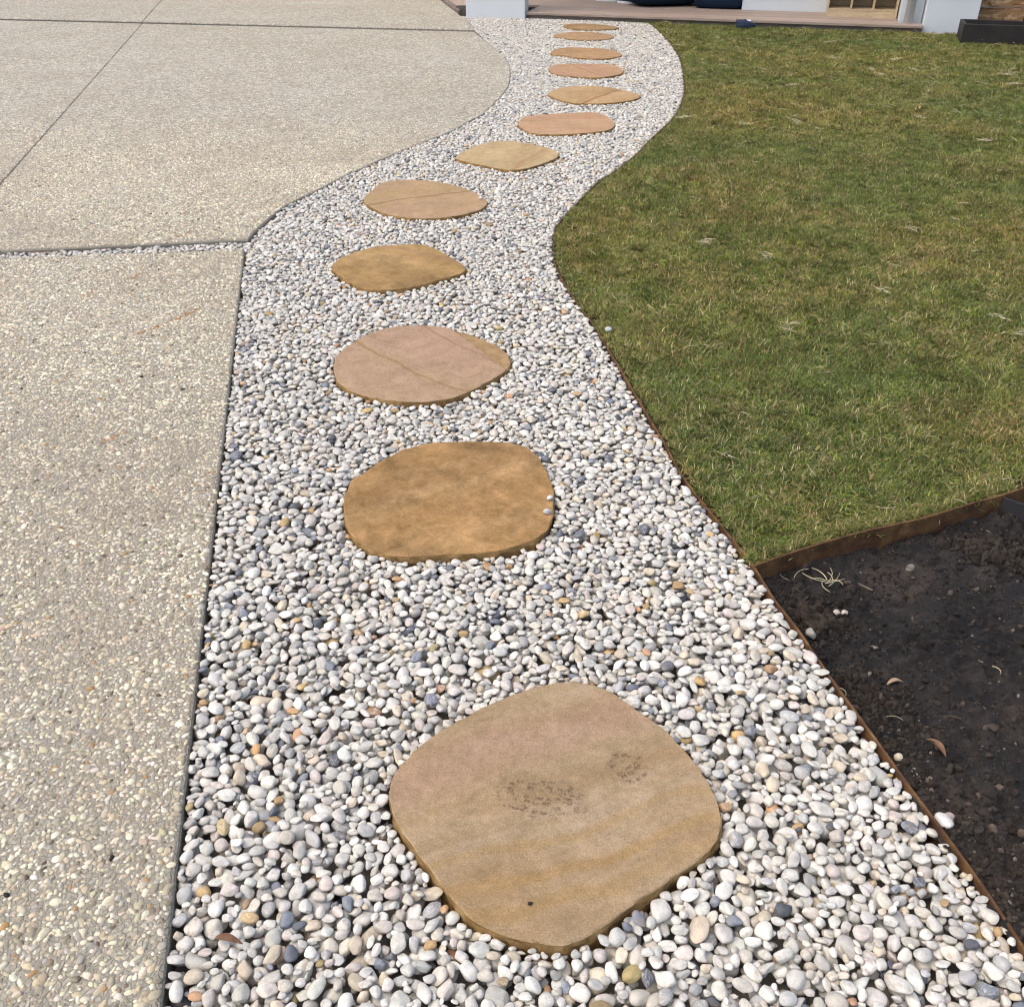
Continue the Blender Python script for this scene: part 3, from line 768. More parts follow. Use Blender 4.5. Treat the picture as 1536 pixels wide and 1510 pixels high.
# ------------------------------------------------------------------ gravel path
deck_u0 = -0.62
left_b = [(-3.2, A_bot[1]), (-3.2, 11.2)]
gravel_poly = [(A_bot[0] - 0.05, A_bot[1])] + [(-3.2, A_bot[1]), (-3.2, fl[1] + 0.5), (SLAB_C_EDGE[0][0] - 0.3, fr[1] + 0.25)] + [(SLAB_C_EDGE[1][0], SLAB_C_EDGE[1][1]), hp(-0.62, 0.02), hp(0.0, 0.02), hp(1.25, 0.02)] + path_right
gravel_poly = ccw(gravel_poly)
bed = [(p[0], p[1], -0.055) for p in gravel_poly]
gravel = mesh_obj("gravel_path", bed, [tuple(range(len(bed)))], M_BED)
gravel["kind"] = "structure"

RES = 0.003
X0, Y0, X1, Y1 = -2.9, A_bot[1], 2.6, 11.45
NX, NY = int((X1 - X0) / RES), int((Y1 - Y0) / RES)
def raster(poly, val, arr, grow=0.0):
    pts = poly if grow == 0 else inset(poly, -grow)
    P = np.array(pts); Qn = np.roll(P, -1, 0)
    r0 = max(0, int((P[:, 1].min() - Y0) / RES)); r1 = min(NY - 1, int((P[:, 1].max() - Y0) / RES) + 1)
    for r in range(r0, r1 + 1):
        y = Y0 + (r + 0.5) * RES
        c = (P[:, 1] > y) != (Qn[:, 1] > y)
        if not c.any(): continue
        xs = np.sort(P[c, 0] + (y - P[c, 1]) * (Qn[c, 0] - P[c, 0]) / (Qn[c, 1] - P[c, 1]))
        for a, b in zip(xs[::2], xs[1::2]):
            i0 = max(0, int(math.ceil((a - X0) / RES - 0.5))); i1 = min(NX, int(math.floor((b - X0) / RES - 0.5)) + 1)
            if i1 > i0: arr[r, i0:i1] = val
BIG = 1.0
HM = np.full((NY, NX), BIG, np.float32)
raster(gravel_poly, -0.044, HM)
for nm, pl in slabs: raster(ccw(pl), BIG, HM)
for pl in stone_poly: raster(ccw(pl), BIG, HM)
pil = [hp(-0.66, -0.05), hp(-0.02, -0.05), hp(-0.02, 0.1), hp(-0.66, 0.1)]
raster(ccw(pil), BIG, HM)

# pebble templates: ellipsoid sizes and poses with their top and under sides on the grid
NT_ = 500
T = []
for k in range(NT_):
    a = float(np.clip(rng.lognormal(math.log(0.0118), 0.37), 0.0050, 0.0245))
    b = a * rng.uniform(0.62, 0.95); c = b * rng.uniform(0.50, 0.88)
    eu = Euler((rng.normal(0, 0.28), rng.normal(0, 0.28), rng.uniform(0, 6.283)))
    if rng.uniform() < 0.10: eu = Euler((rng.uniform(0, 6.28), rng.uniform(0, 6.28), rng.uniform(0, 6.28)))
    Rm = np.array(eu.to_matrix())
    A = Rm @ np.diag([1 / a ** 2, 1 / b ** 2, 1 / c ** 2]) @ Rm.T
    h = int(a / RES) + 1
    g_ = np.arange(-h, h + 1) * RES
    gx, gy = np.meshgrid(g_, g_)
    # A22 z^2 + 2 (A02 x + A12 y) z + q = 0
    B = A[0, 2] * gx + A[1, 2] * gy
    Cq = A[0, 0] * gx ** 2 + A[1, 1] * gy ** 2 + 2 * A[0, 1] * gx * gy - 1
    disc = B * B - A[2, 2] * Cq
    m_ = disc > 0
    sq = np.sqrt(np.where(m_, disc, 0))
    lo = np.where(m_, (-B - sq) / A[2, 2], 1e3).astype(np.float32)
    hi = np.where(m_, (-B + sq) / A[2, 2], -1e3).astype(np.float32)
    T.append((a, b, c, tuple(eu), h, lo, hi, float(hi.max())))

open_cells = np.argwhere(HM < 0.5)
area = len(open_cells) * RES * RES
sizes = np.array([t[0] for t in T])
def target_z(x, y):
    low = 0.011 if (x < -1.03 and 3.3 < y < 4.6) or (y > 9.8 and x < -0.36) else 0.0
    return -0.0035 - low + 0.005 * mn.noise((x * 2.2, y * 2.2, 3.3)) + 0.003 * mn.noise((x * 7, y * 7, 1.3))
peb = []   # x, y, z, template
def deposit(n_try, k_cand, pool, slack):
    got = 0
    idx = rng.integers(0, len(open_cells), (n_try, k_cand))
    tt = rng.choice(pool, n_try)
    for q in range(n_try):
        a, b, c, eu, h, lo, hi, top = T[tt[q]]
        best = None
        for k in range(k_cand):
            r, cc = open_cells[idx[q, k]]
            r0, c0 = r - h, cc - h
            if r0 < 0 or c0 < 0 or r0 + 2 * h + 1 > NY or c0 + 2 * h + 1 > NX: continue
            z = float((HM[r0:r0 + 2 * h + 1, c0:c0 + 2 * h + 1] - lo).max())
            if best is None or z < best[0]: best = (z, r, cc)
        if best is None or best[0] > 0.4: continue
        z, r, cc = best
        x = X0 + (cc + 0.5) * RES; y = Y0 + (r + 0.5) * RES
        if z + top > target_z(x, y) + slack: continue
        z -= 0.0006
        sl = HM[r - h:r + h + 1, cc - h:cc + h + 1]
        np.maximum(sl, z + hi, out=sl)
        peb.append((x, y, z, tt[q])); got += 1
    return got
big = np.nonzero(sizes > 0.0115)[0]; mid_ = np.nonzero(sizes > 0.009)[0]; allp = np.arange(NT_); small = np.nonzero(sizes < 0.011)[0]
per = area
deposit(int(per * 2600), 2, mid_, 0.000)
deposit(int(per * 2200), 3, allp, 0.003)
deposit(int(per * 2000), 5, big, 0.008)
deposit(int(per * 2600), 6, allp, 0.006)
deposit(int(per * 2600), 8, small, 0.004)
deposit(int(per * 1500), 10, mid_, 0.006)
deposit(int(per * 2600), 14, small, 0.000)
blk = HM > 0.5
near_b = np.zeros_like(blk)
for sh in (3, 4, 5):
    near_b[sh:] |= blk[:-sh]; near_b[:-sh] |= blk[sh:]; near_b[:, sh:] |= blk[:, :-sh]; near_b[:, :-sh] |= blk[:, sh:]
all_cells = open_cells
open_cells = np.argwhere(near_b & ~blk)
deposit(int(len(open_cells) * 0.10), 6, mid_, 0.004)
deposit(int(len(open_cells) * 0.10), 6, small, 0.003)

peb = np.array(peb)
NP = len(peb)
print("gravel area %.2f m2, pebbles %d, chips %d" % (area, NP, n_chips))
tid = peb[:, 3].astype(int)
pt = peb[:, :3].copy()
pt[:, :2] += rng.uniform(-RES / 2, RES / 2, (NP, 2))
rot = np.array([T[t][3] for t in tid]); scl = np.array([T[t][:3] for t in tid]) * 1.03
u = rng.uniform(0, 1, NP)
pc = np.zeros((NP, 3))
def setc(m, base, lo_, hi_, j=0.010):
    pc[m] = np.array(base) * rng.uniform(lo_, hi_, (m.sum(), 1)) * rng.normal(1, j, (m.sum(), 3))
setc(u < 0.44, (0.675, 0.645, 0.575), 0.78, 1.12)
setc((u >= 0.44) & (u < 0.62), (0.565, 0.54, 0.485), 0.80, 1.12)
setc((u >= 0.62) & (u < 0.77), (0.60, 0.55, 0.465), 0.82, 1.12)
setc((u >= 0.77) & (u < 0.855), (0.43, 0.42, 0.395), 0.75, 1.25)
setc((u >= 0.855) & (u < 0.91), (0.60, 0.51, 0.385), 0.80, 1.15)
setc((u >= 0.91) & (u < 0.945), (0.58, 0.51, 0.455), 0.85, 1.10)
setc((u >= 0.945) & (u < 0.98), (0.15, 0.158, 0.178), 0.6, 1.7)
setc((u >= 0.98), (0.50, 0.335, 0.17), 0.65, 1.2, 0.06)
pc = np.clip(pc, 0.01, 0.82)
peb_vars = variants("pebble_shape", 8, 3, M_PEB, 0.15, 3, 0.35, True, 3) + variants("pebble_shape", 6, 3, M_PEB, 0.22, 7, 0.12, True, 23)
pick = rng.integers(0, 14, NP)

# the 300 that show largest become objects of their own
f_px = 1430.0; pit = R(33.458)
dep = pt[:, 1] * math.cos(pit) - (pt[:, 2] - 1.25) * math.sin(pit)
sx = 768 + f_px * pt[:, 0] / dep
sy = 755 + f_px * (-pt[:, 1] * math.sin(pit) - (pt[:, 2] - 1.25) * math.cos(pit)) / dep
ri = np.clip(((pt[:, 1] - Y0) / RES).astype(int), 0, NY - 1); cj = np.clip(((pt[:, 0] - X0) / RES).astype(int), 0, NX - 1)
topz = pt[:, 2] + np.array([T[t][7] for t in tid])
vis = HM[ri, cj] < topz + 0.0015
size = scl[:, 0] * scl[:, 1] / dep ** 2
inside = (sx > 5) & (sx < 1531) & (sy > 5) & (sy < 1500)
score = np.where(vis & inside, size, 0)
top300 = np.argsort(-score)[:300]
rest = np.ones(NP, bool); rest[top300] = False
scatter("pebble_layer", pt[rest], rot[rest], scl[rest], pick[rest], pc[rest], peb_vars, gravel)
for i in top300:
    o = link_mesh("pebble", peb_vars[pick[i]], gravel)
    o.location = pt[i]; o.rotation_euler = rot[i]; o.scale = scl[i]
    o["col"] = [float(q) for q in pc[i]]

# ------------------------------------------------------------------ steel edging
def strip(name, line, z0, z1, th, label, step=0.05, off=0.0):
    L = resample(line, step, closed=False)
    V = []; F = []
    n = len(L)
    for i, (x, y) in enumerate(L):
        a = L[max(0, i - 1)]; b = L[min(n - 1, i + 1)]
        t = Vector((b[0] - a[0], b[1] - a[1])).normalized(); nn = Vector((-t.y, t.x))
        zt = z1(x, y) if callable(z1) else z1
        zt += 0.0022 * mn.noise((x * 3, y * 3, 5))
        for d in (off, off + th):
            V.append((x + nn.x * d, y + nn.y * d, z0)); V.append((x + nn.x * d, y + nn.y * d, zt))
    for i in range(n - 1):
        b = i * 4; c = b + 4
        F += [(b, c, c + 1, b + 1), (b + 3, c + 3, c + 2, b + 2), (b + 1, c + 1, c + 3, b + 3)]
    F += [(0, 1, 3, 2), ((n - 1) * 4 + 2, (n - 1) * 4 + 3, (n - 1) * 4 + 1, (n - 1) * 4)]
    o = mesh_obj(name, V, F, M_STEEL)
    tag(o, label, "garden edging", "rusted steel edging strips")
    return o

strip("steel_edging", path_right, -0.14, -0.004, 0.005, "long rusted steel edging strip between the white pebbles and the lawn and soil", 0.05, 0.0005)
le = catmull(LAWN_EDGE, 4)
le_far = ext(LAWN_EDGE[-2], LAWN_EDGE[-1], 40)
lawn_line = [ext(LAWN_EDGE[0], LAWN_EDGE[1], 0.045)] + le[1:] + [le_far]
strip("steel_edging", lawn_line, -0.14, -0.001, 0.005, "rusted steel edging strip holding up the lawn above the dark soil", 0.05, 0.0)
s0, s1 = SIDE_STRIP
sd_dir = ext(s0, s1, 25)
strip("steel_edging", [ext(s0, s1, 0.12), sd_dir], -0.14, -0.004, 0.005, "short dark steel edging strip branching from the lawn edge at the right border").data.materials[0] = M_DARKSTEEL

# ------------------------------------------------------------------ lawn
j0 = max(range(len(pr)), key=lambda i: -math.hypot(pr[i][0] - LAWN_EDGE[0][0], pr[i][1] - LAWN_EDGE[0][1]))
far_pts = [hp(6.5, 0.02), hp(1.0, 0.02)]
lawn_poly = pr[:j0 + 1] + lawn_line[1:] + [(13.0, lawn_line[-1][1] + 1.0), (13.0, 9.0)] + far_pts
lawn_poly = ccw(lawn_poly)
lawn_in = inset(resample(lawn_poly, 0.08), 0.006)
def lawn_z(x, y): return -0.005 + 0.6 * ( 0.007 * mn.noise((x * 0.9, y * 0.9, 2.0)) + 0.006 * mn.noise((x * 2.7, y * 2.7, 9.0)))
bm = bmesh.new()
lv = [bm.verts.new((x, y, -0.012)) for x, y in lawn_in]
bm.faces.new(lv)
lawn = bm_obj("lawn", bm, M_THATCH)
lawn["kind"] = "structure"

def tuft(seed, nb, length, spread, dry):
    r = random.Random(seed)
    V = []; F = []; C = []
    for b in range(nb):
        L = length * r.uniform(0.55, 1.2); w = r.uniform(0.0008, 0.0016)
        az = r.uniform(0, 6.283); lean = r.uniform(0.5, 1.6)
        ox, oy = r.gauss(0, spread), r.gauss(0, spread)
        dx, dy = math.cos(az), math.sin(az); px, py = -dy, dx
        isdry = r.random() < dry
        if isdry:
            c = (0.55, 0.47, 0.24) if r.random() < 0.5 else (0.34, 0.245, 0.10)
            k = r.uniform(0.65, 1.3)
        else:
            c = (0.218, 0.246, 0.050) if r.random() < 0.55 else (0.112, 0.160, 0.046)
            k = r.uniform(0.38, 1.6)
        base = len(V)
        segs = 3
        for s in range(segs + 1):
            t = s / segs
            ang = lean * (0.5 + 0.75 * t)
            q = L * t
            hx = math.sin(ang) * q; z = max(0.0, math.cos(ang) * q) - 0.002
            ww = w * (1 - 0.85 * t ** 1.5)
            tw = 0.4 * (r.random() - 0.5)
            for sgn in (-1, 1):
                V.append((ox + dx * hx + px * ww * sgn, oy + dy * hx + py * ww * sgn, z + sgn * ww * tw))
                C.append((c[0] * k, c[1] * k, c[2] * k, 1))
        for s in range(segs):
            a = base + 2 * s
            F.append((a, a + 1, a + 3, a + 2))
    me = bpy.data.meshes.new("tuft_shape")
    me.from_pydata(V, [], F)
    at = me.color_attributes.new('bcol', 'FLOAT_COLOR', 'POINT')
    at.data.foreach_set('color', np.array(C, np.float32).ravel())
    me.materials.append(M_GRASS)
    me.polygons.foreach_set('use_smooth', [True] * len(me.polygons))
    return me

tufts = [tuft(100 + k, 18, 0.021, 0.0075, 0.22) for k in range(6)] + [tuft(200 + k, 18, 0.020, 0.008, 0.55) for k in range(5)] + [tuft(300 + k, 14, 0.027, 0.006, 0.30) for k in range(3)]
patches = [tuft(400 + k, 170, 0.021, 0.021, 0.20) for k in range(6)] + [tuft(430 + k, 170, 0.020, 0.021, 0.48) for k in range(5)] + [tuft(460 + k, 150, 0.028, 0.020, 0.30) for k in range(3)]
lawn_deep = inset(resample(lawn_poly, 0.08), 0.040)
def lawn_points():
    out = []
    for (y0, y1, sp) in ((1.2, 3.2, 0.0315), (3.2, 5.5, 0.036), (5.5, 8.0, 0.043), (8.0, 11.2, 0.050)):
        x1 = 0.60 * y1 + 0.9
        X, Y = np.meshgrid(np.arange(0, x1, sp), np.arange(y0, y1, sp * 0.87))
        X[1::2] += sp / 2
        Q = np.stack([X.ravel(), Y.ravel()], 1) + rng.normal(0, sp * 0.28, (X.size, 2))
        Q = Q[(Q[:, 0] < 0.60 * Q[:, 1] + 0.8)]
        out.append(Q[in_poly(Q, lawn_deep)])
    return np.concatenate(out)
LQ = lawn_points()
N = len(LQ)
n_big = vnoise(LQ, 1.3, 21); n_mid = vnoise(LQ, 4.3, 22); n_sm = vnoise(LQ, 15, 23)
thin = 0.5 * n_mid + 0.5 * n_sm
keep = rng.uniform(0, 1, N) < np.clip(1.12 - 0.2 * np.clip(thin - 0.15, 0, 1), 0, 1)
LQ, n_big, n_mid, n_sm = LQ[keep], n_big[keep], n_mid[keep], n_sm[keep]
N = len(LQ)
dryness = np.clip(0.40 + 0.25 * n_big + 0.30 * n_mid + 0.30 * n_sm, 0, 1)
r1 = rng.uniform(0, 1, N)
pk = np.where(r1 < 0.05, rng.integers(11, 14, N), np.where(rng.uniform(0, 1, N) < dryness, rng.integers(6, 11, N), rng.integers(0, 6, N)))
sc = rng.uniform(0.7, 1.15, N) * (1 + 0.18 * n_mid) * np.interp(LQ[:, 1], [2, 6, 10], [1, 1.05, 1.25])
lc = np.stack([1.0 + 0.08 * n_big + 0.08 * n_mid, 1.0 + 0.02 * n_big, 1.0 - 0.06 * n_big], 1) * rng.uniform(0.62, 1.26, (N, 1))
zz = np.array([lawn_z(x, y) for x, y in LQ]) - 0.004
scatter("grass", np.column_stack([LQ, zz]), np.column_stack([rng.normal(0, .18, N), rng.normal(0, .18, N), rng.uniform(0, 6.28, N)]),
        np.column_stack([sc, sc, sc * rng.uniform(0.75, 1.15, N)]), pk, lc, patches, lawn)

# longer fringe hanging over the steel above the soil and along the pebbles
def fringe(line, n, lean, nrm_sign, s0_, s1_):
    L = np.array(resample(line, 0.01, closed=False))
    seg = rng.integers(1, len(L) - 1, n)
    P = L[seg] ; t = L[seg + 1] - L[seg - 1]; t /= np.hypot(t[:, 0], t[:, 1])[:, None] + 1e-9
    nn = np.stack([-t[:, 1], t[:, 0]], 1) * nrm_sign
    Q = P + nn * (0.019 + np.abs(rng.normal(0.0, 0.016, n)))[:, None]
    ok = in_poly(Q, lawn_in)
    return Q[ok]
fr1 = fringe([p for p in lawn_line[:-1]], 1500, 0.5, 1, 0.8, 1.4)
fr1 = np.concatenate([fr1, fringe([p for p in lawn_line[:-1]], 900, 0.5, -1, 0.8, 1.4)])
fr2 = np.concatenate([fringe(pr[:j0 + 1], 2600, 0.3, 1, .8, 1.1), fringe(pr[:j0 + 1], 2600, 0.3, -1, .8, 1.1)])
FQ = np.concatenate([fr1, fr2]); N = len(FQ)
fs = np.concatenate([rng.uniform(0.5, 0.85, len(fr1)), rng.uniform(0.6, 0.95, len(fr2))])
scatter("grass_fringe", np.column_stack([FQ, np.concatenate([np.full(len(fr1), -0.007), np.full(len(fr2), -0.006)])]), np.column_stack([rng.normal(0, .15, N), rng.normal(0, .15, N), rng.uniform(0, 6.28, N)]),
        np.column_stack([fs, fs, fs]), rng.integers(0, 14, N), np.ones((N, 3)) * rng.uniform(0.75, 1.25, (N, 1)), tufts, lawn)

# loose straw lying on the lawn
def straw_mesh(seed, n=1, length=0.045, w=0.0010, spread=0.0):
    r = random.Random(seed)
    V = []; F = []
    for _ in range(n):
        L = length * r.uniform(0.6, 1.4); az = r.uniform(0, 6.28); x, y, z = r.gauss(0, spread), r.gauss(0, spread), r.uniform(0, 0.004)
        curl = r.uniform(-2.0, 2.0); el = r.uniform(-0.05, 0.35)
        segs = 5; base = len(V)
        for s in range(segs + 1):
            a = az + curl * (s / segs)
            px, py = -math.sin(a), math.cos(a)
            ww = w * (1 - 0.5 * s / segs)
            V += [(x + px * ww, y + py * ww, z), (x - px * ww, y - py * ww, z), (x, y, z + ww * 1.6)]
            x += math.cos(a) * L / segs; y += math.sin(a) * L / segs; z += L / segs * (el - 0.5 * el * 2 * s / segs)
        for s in range(segs):
            a, b = base + 3 * s, base + 3 * s + 3
            F += [(a, b, b + 2, a + 2), (a + 2, b + 2, b + 1, a + 1), (a + 1, b + 1, b, a)]
    return V, F
straws = []
for k in range(8):
    V, F = straw_mesh(500 + k, 1 if k < 6 else 9, 0.05 if k < 6 else 0.04, 0.0011, 0.0 if k < 6 else 0.012)
    me = bpy.data.meshes.new("straw_shape"); me.from_pydata(V, [], F); me.materials.append(M_STRAW); straws.append(me)
n = 560
SQ = np.stack([rng.uniform(0, 6, n * 5), 1.5 + 9.3 * rng.uniform(0, 1, n * 5) ** 0.9], 1)
SQ = SQ[in_poly(SQ, lawn_in) & (SQ[:, 0] < 0.6 * SQ[:, 1] + 0.6)][:n]
n = len(SQ)
ss = rng.uniform(0.5, 1.15, n) * np.interp(SQ[:, 1], [2, 9], [0.9, 1.3])
pks = np.where(rng.uniform(0, 1, n) < 0.10, rng.integers(6, 8, n), rng.integers(0, 6, n))
scatter("straw_litter", np.column_stack([SQ, np.array([lawn_z(x, y) for x, y in SQ]) + 0.017]), np.column_stack([rng.normal(0, .12, n), rng.normal(0, .12, n), rng.uniform(0, 6.28, n)]),
        np.column_stack([ss, ss, ss]), pks, np.ones((n, 3)), straws, lawn)

# ------------------------------------------------------------------ bare soil bed
near_pit = path_right[path_right.index(pr[j0]):]
soil_poly = ccw(near_pit + [(3.6, near_pit[-1][1]), (3.6, ext(LAWN_EDGE[-2], LAWN_EDGE[-1], 33)[1])] + lawn_line[-2::-1])
sres = 0.0055
sx0, sx1, sy0, sy1 = 0.30, 1.95, 0.20, 2.25
nx, ny = int((sx1 - sx0) / sres), int((sy1 - sy0) / sres)
gx, gy = np.meshgrid(sx0 + np.arange(nx) * sres, sy0 + np.arange(ny) * sres)
G = np.stack([gx.ravel(), gy.ravel()], 1)
def dist_line(Q, line):
    best = np.full(len(Q), 9.0)
    for a, b in zip(line, line[1:]):
        a = np.array(a); d = np.array(b) - a
        t = np.clip(((Q - a) @ d) / (d @ d + 1e-12), 0, 1)
        best = np.minimum(best, np.hypot(*(Q - a - t[:, None] * d).T))
    return best
d_path = dist_line(G, near_pit); d_lawn = dist_line(G, lawn_line[:-1])
def soil_height(Q, dp, dl):
    z = -0.064 + 0.034 * np.exp(-dp / 0.16) * np.clip(dl / 0.5, 0.15, 1) + 0.026 * np.clip((dl - 0.25) / 0.8, 0, 1)
    z += 0.011 * vnoise(Q, 4.0, 31) + 0.014 * np.maximum(vnoise(Q, 11, 32), -0.5) + 0.010 * np.abs(vnoise(Q, 19, 45))
    rough = np.clip(0.85 + 0.9 * vnoise(Q, 3.1, 33) + 0.9 * np.exp(-dp / 0.12), 0.15, 1.3)
    z += rough * (0.0075 * vnoise(Q, 30, 34) + 0.0055 * vnoise(Q, 66, 35) + 0.0030 * vnoise(Q, 125, 36))
    crack = np.abs(vnoise(Q, 6.5, 37) + 0.5 * vnoise(Q, 17, 38))
    z -= 0.014 * np.exp(-(crack / 0.07) ** 2) * np.clip(vnoise(Q, 2.6, 39) * 3 + 0.6, 0, 1)
    ridge = 1 - np.abs(vnoise(Q, 21, 43))
    z += 0.006 * (ridge - 0.6) * np.clip(0.4 + vnoise(Q, 3.7, 44), 0, 1)
    return z
gz = soil_height(G, d_path, d_lawn)
okp = in_poly(G, inset(resample(soil_poly, 0.05), -0.012))
idx = -np.ones(nx * ny, int)
use = np.zeros(nx * ny, bool)
quads = []
okg = okp.reshape(ny, nx)
cellok = okg[:-1, :-1] & okg[1:, :-1] & okg[:-1, 1:] & okg[1:, 1:]
rr, cc2 = np.nonzero(cellok)
q0 = rr * nx + cc2
quads = np.stack([q0, q0 + 1, q0 + nx + 1, q0 + nx], 1)
used = np.unique(quads); idx[used] = np.arange(len(used))
soil = mesh_obj("garden_soil", np.column_stack([G, gz])[used].tolist(), idx[quads].tolist(), M_SOIL, smooth=True)
soil["kind"] = "structure"
fl_ = [(p[0], p[1], -0.10) for p in soil_poly]
soil_far = mesh_obj("soil_base", fl_, [tuple(range(len(fl_)))], M_SOIL, parent=soil)

clods = variants("crumb_shape", 8, 2, M_CLOD, 0.35, 4, 0.3, False, 70)
n = 150000
CQ = np.stack([rng.uniform(sx0, 1.8, n), rng.uniform(0.4, sy1, n)], 1)
CQ = CQ[in_poly(CQ, inset(resample(soil_poly, 0.05), 0.008))]
dp, dl = dist_line(CQ, near_pit), dist_line(CQ, lawn_line[:-1])
pr_ = np.clip(1.0 * np.exp(-dp / 0.10) + 0.5 * np.clip(vnoise(CQ, 3.5, 41) + 0.5 * vnoise(CQ, 9, 42), 0, 1) + 0.25 * np.clip(dl - 0.3, 0, 0.6), 0.16, 1)
kp = rng.uniform(0, 1, len(CQ)) < pr_
CQ, dp, dl = CQ[kp], dp[kp], dl[kp]
n = len(CQ)
cs = np.clip(rng.lognormal(math.log(0.0018), 0.58, n), 0.0007, 0.011)
ccol = np.array([0.045, 0.038, 0.033]) * rng.uniform(0.6, 1.7, (n, 1)) * rng.normal(1, 0.05, (n, 3))
pal = rng.uniform(0, 1, n)
warm = np.clip((1.45 - CQ[:, 1]) / 0.35, 0, 1)[:, None] * np.clip(0.6 + vnoise(CQ, 5, 47)[:, None], 0, 1)
ccol = ccol * (1 - warm) + warm * np.array([0.095, 0.072, 0.054]) * rng.uniform(0.5, 1.6, (n, 1))
ccol[pal < 0.10] = np.array([0.17, 0.13, 0.10]) * rng.uniform(0.6, 1.3, ((pal < 0.10).sum(), 1))
ccol[pal < 0.015] = (0.34, 0.30, 0.25)
def heap(px, py, sg, m_, lo_s, hi_s):
    Q = np.stack([rng.normal(px, sg * 1.3, m_), rng.normal(py, sg, m_)], 1)
    return Q, rng.uniform(lo_s, hi_s, m_) * np.exp(-((Q[:, 0] - px) ** 2 + (Q[:, 1] - py) ** 2) / (4 * sg * sg)) + 0.0015
hq = [heap(*SPOTS['heap1'], 0.034, 420, 0.004, 0.015), heap(*SPOTS['heap2'], 0.040, 420, 0.004, 0.016), heap(*SPOTS['heap3'], 0.05, 300, 0.002, 0.007)]
HQ = np.concatenate([q[0] for q in hq]); hs = np.concatenate([q[1] for q in hq])
okh = in_poly(HQ, inset(resample(soil_poly, 0.05), 0.012)); HQ, hs = HQ[okh], hs[okh]
CQ = np.concatenate([CQ, HQ]); cs = np.concatenate([cs, hs])
dp, dl = dist_line(CQ, near_pit), dist_line(CQ, lawn_line[:-1])
ccol = np.concatenate([ccol, np.array([0.060, 0.048, 0.038]) * rng.uniform(0.5, 1.6, (len(HQ), 1))]); n = len(CQ)
scatter("soil_crumbs", np.column_stack([CQ, soil_height(CQ, dp, dl) + cs * 0.3]), rng.uniform(0, 6.28, (n, 3)),
        np.column_stack([cs * rng.uniform(.8, 1.4, n), cs, cs * rng.uniform(.5, .9, n)]), rng.integers(0, 8, n), np.clip(ccol, 0.004, 0.6), clods, soil)
n = 26
Q2 = np.stack([rng.uniform(0.5, 1.75, n * 4), rng.uniform(0.7, 2.1, n * 4)], 1)
Q2 = Q2[in_poly(Q2, inset(resample(soil_poly, 0.05), 0.02))][:n]; n = len(Q2)
s3 = rng.uniform(0.35, 0.9, n)
scatter("straw_bits", np.column_stack([Q2, soil_height(Q2, dist_line(Q2, near_pit), dist_line(Q2, lawn_line[:-1])) + 0.003]), np.column_stack([np.zeros(n), np.zeros(n), rng.uniform(0, 6.28, n)]),
        np.column_stack([s3, s3, s3]), rng.integers(0, 6, n), np.ones((n, 3)), straws, soil)

def soil_at(x, y):
    Q = np.array([[x, y]])
    return float(soil_height(Q, dist_line(Q, near_pit), dist_line(Q, lawn_line[:-1]))[0])

# ------------------------------------------------------------------ loose things
def loose_pebble(spot, size, col, label, z, k, rz=0.3, group="pebbles strayed from the path"):
    o = link_mesh("pebble", peb_vars[k])
    o.location = (*SPOTS[spot], z + size[2] * 0.8); o.scale = size; o.rotation_euler = (0.1, 0.15, rz)
    o["col"] = list(col)
    tag(o, label, "pebble", group)
sa = lambda s: soil_at(*SPOTS[s])
loose_pebble("p_cream", (0.0088, 0.008, 0.007), (0.66, 0.58, 0.44), "round cream pebble alone on the soil beside the steel edge", sa("p_cream"), 2)
loose_pebble("p_white", (0.017, 0.012, 0.010), (0.64, 0.61, 0.57), "white pebble against the outer side of the steel edge", sa("p_white"), 5, 1.9)
loose_pebble("p_pink", (0.011, 0.009, 0.008), (0.46, 0.38, 0.33), "brownish pink pebble touching a white one outside the steel edge", sa("p_pink"), 7)
loose_pebble("p_grey", (0.016, 0.012, 0.010), (0.34, 0.34, 0.29), "pale grey rough stone on the soil near the lawn corner", sa("p_grey"), 9, 1.7)
loose_pebble("p_small1", (0.0085, 0.007, 0.006), (0.50, 0.44, 0.36), "small tan pebble on dark soil, left one of a touching pair", sa("p_small1"), 4)
loose_pebble("p_small2", (0.0075, 0.007, 0.006), (0.58, 0.52, 0.42), "small cream pebble on dark soil, right one of a touching pair", sa("p_small2"), 11)
loose_pebble("p_tan", (0.011, 0.008, 0.006), (0.22, 0.19, 0.15), "dull brown stone on bare soil past the crumbly patch", sa("p_tan"), 6)
loose_pebble("p_lawn", (0.013, 0.010, 0.008), (0.60, 0.62, 0.66), "white pebble lying in the grass beside the path edge", 0.004, 8)
loose_pebble("s5", (0.010, 0.008, 0.007), (0.70, 0.67, 0.62), "white pebble resting on the pink and tan stepper", 0.006, 1)
loose_pebble("s2a", (0.008, 0.0065, 0.006), (0.66, 0.64, 0.61), "small white pebble on the right edge of the golden brown stepper", 0.0058, 3)
loose_pebble("s2b", (0.011, 0.008, 0.007), (0.56, 0.54, 0.52), "grey white pebble on the lower right edge of the golden brown stepper", 0.0058, 10)

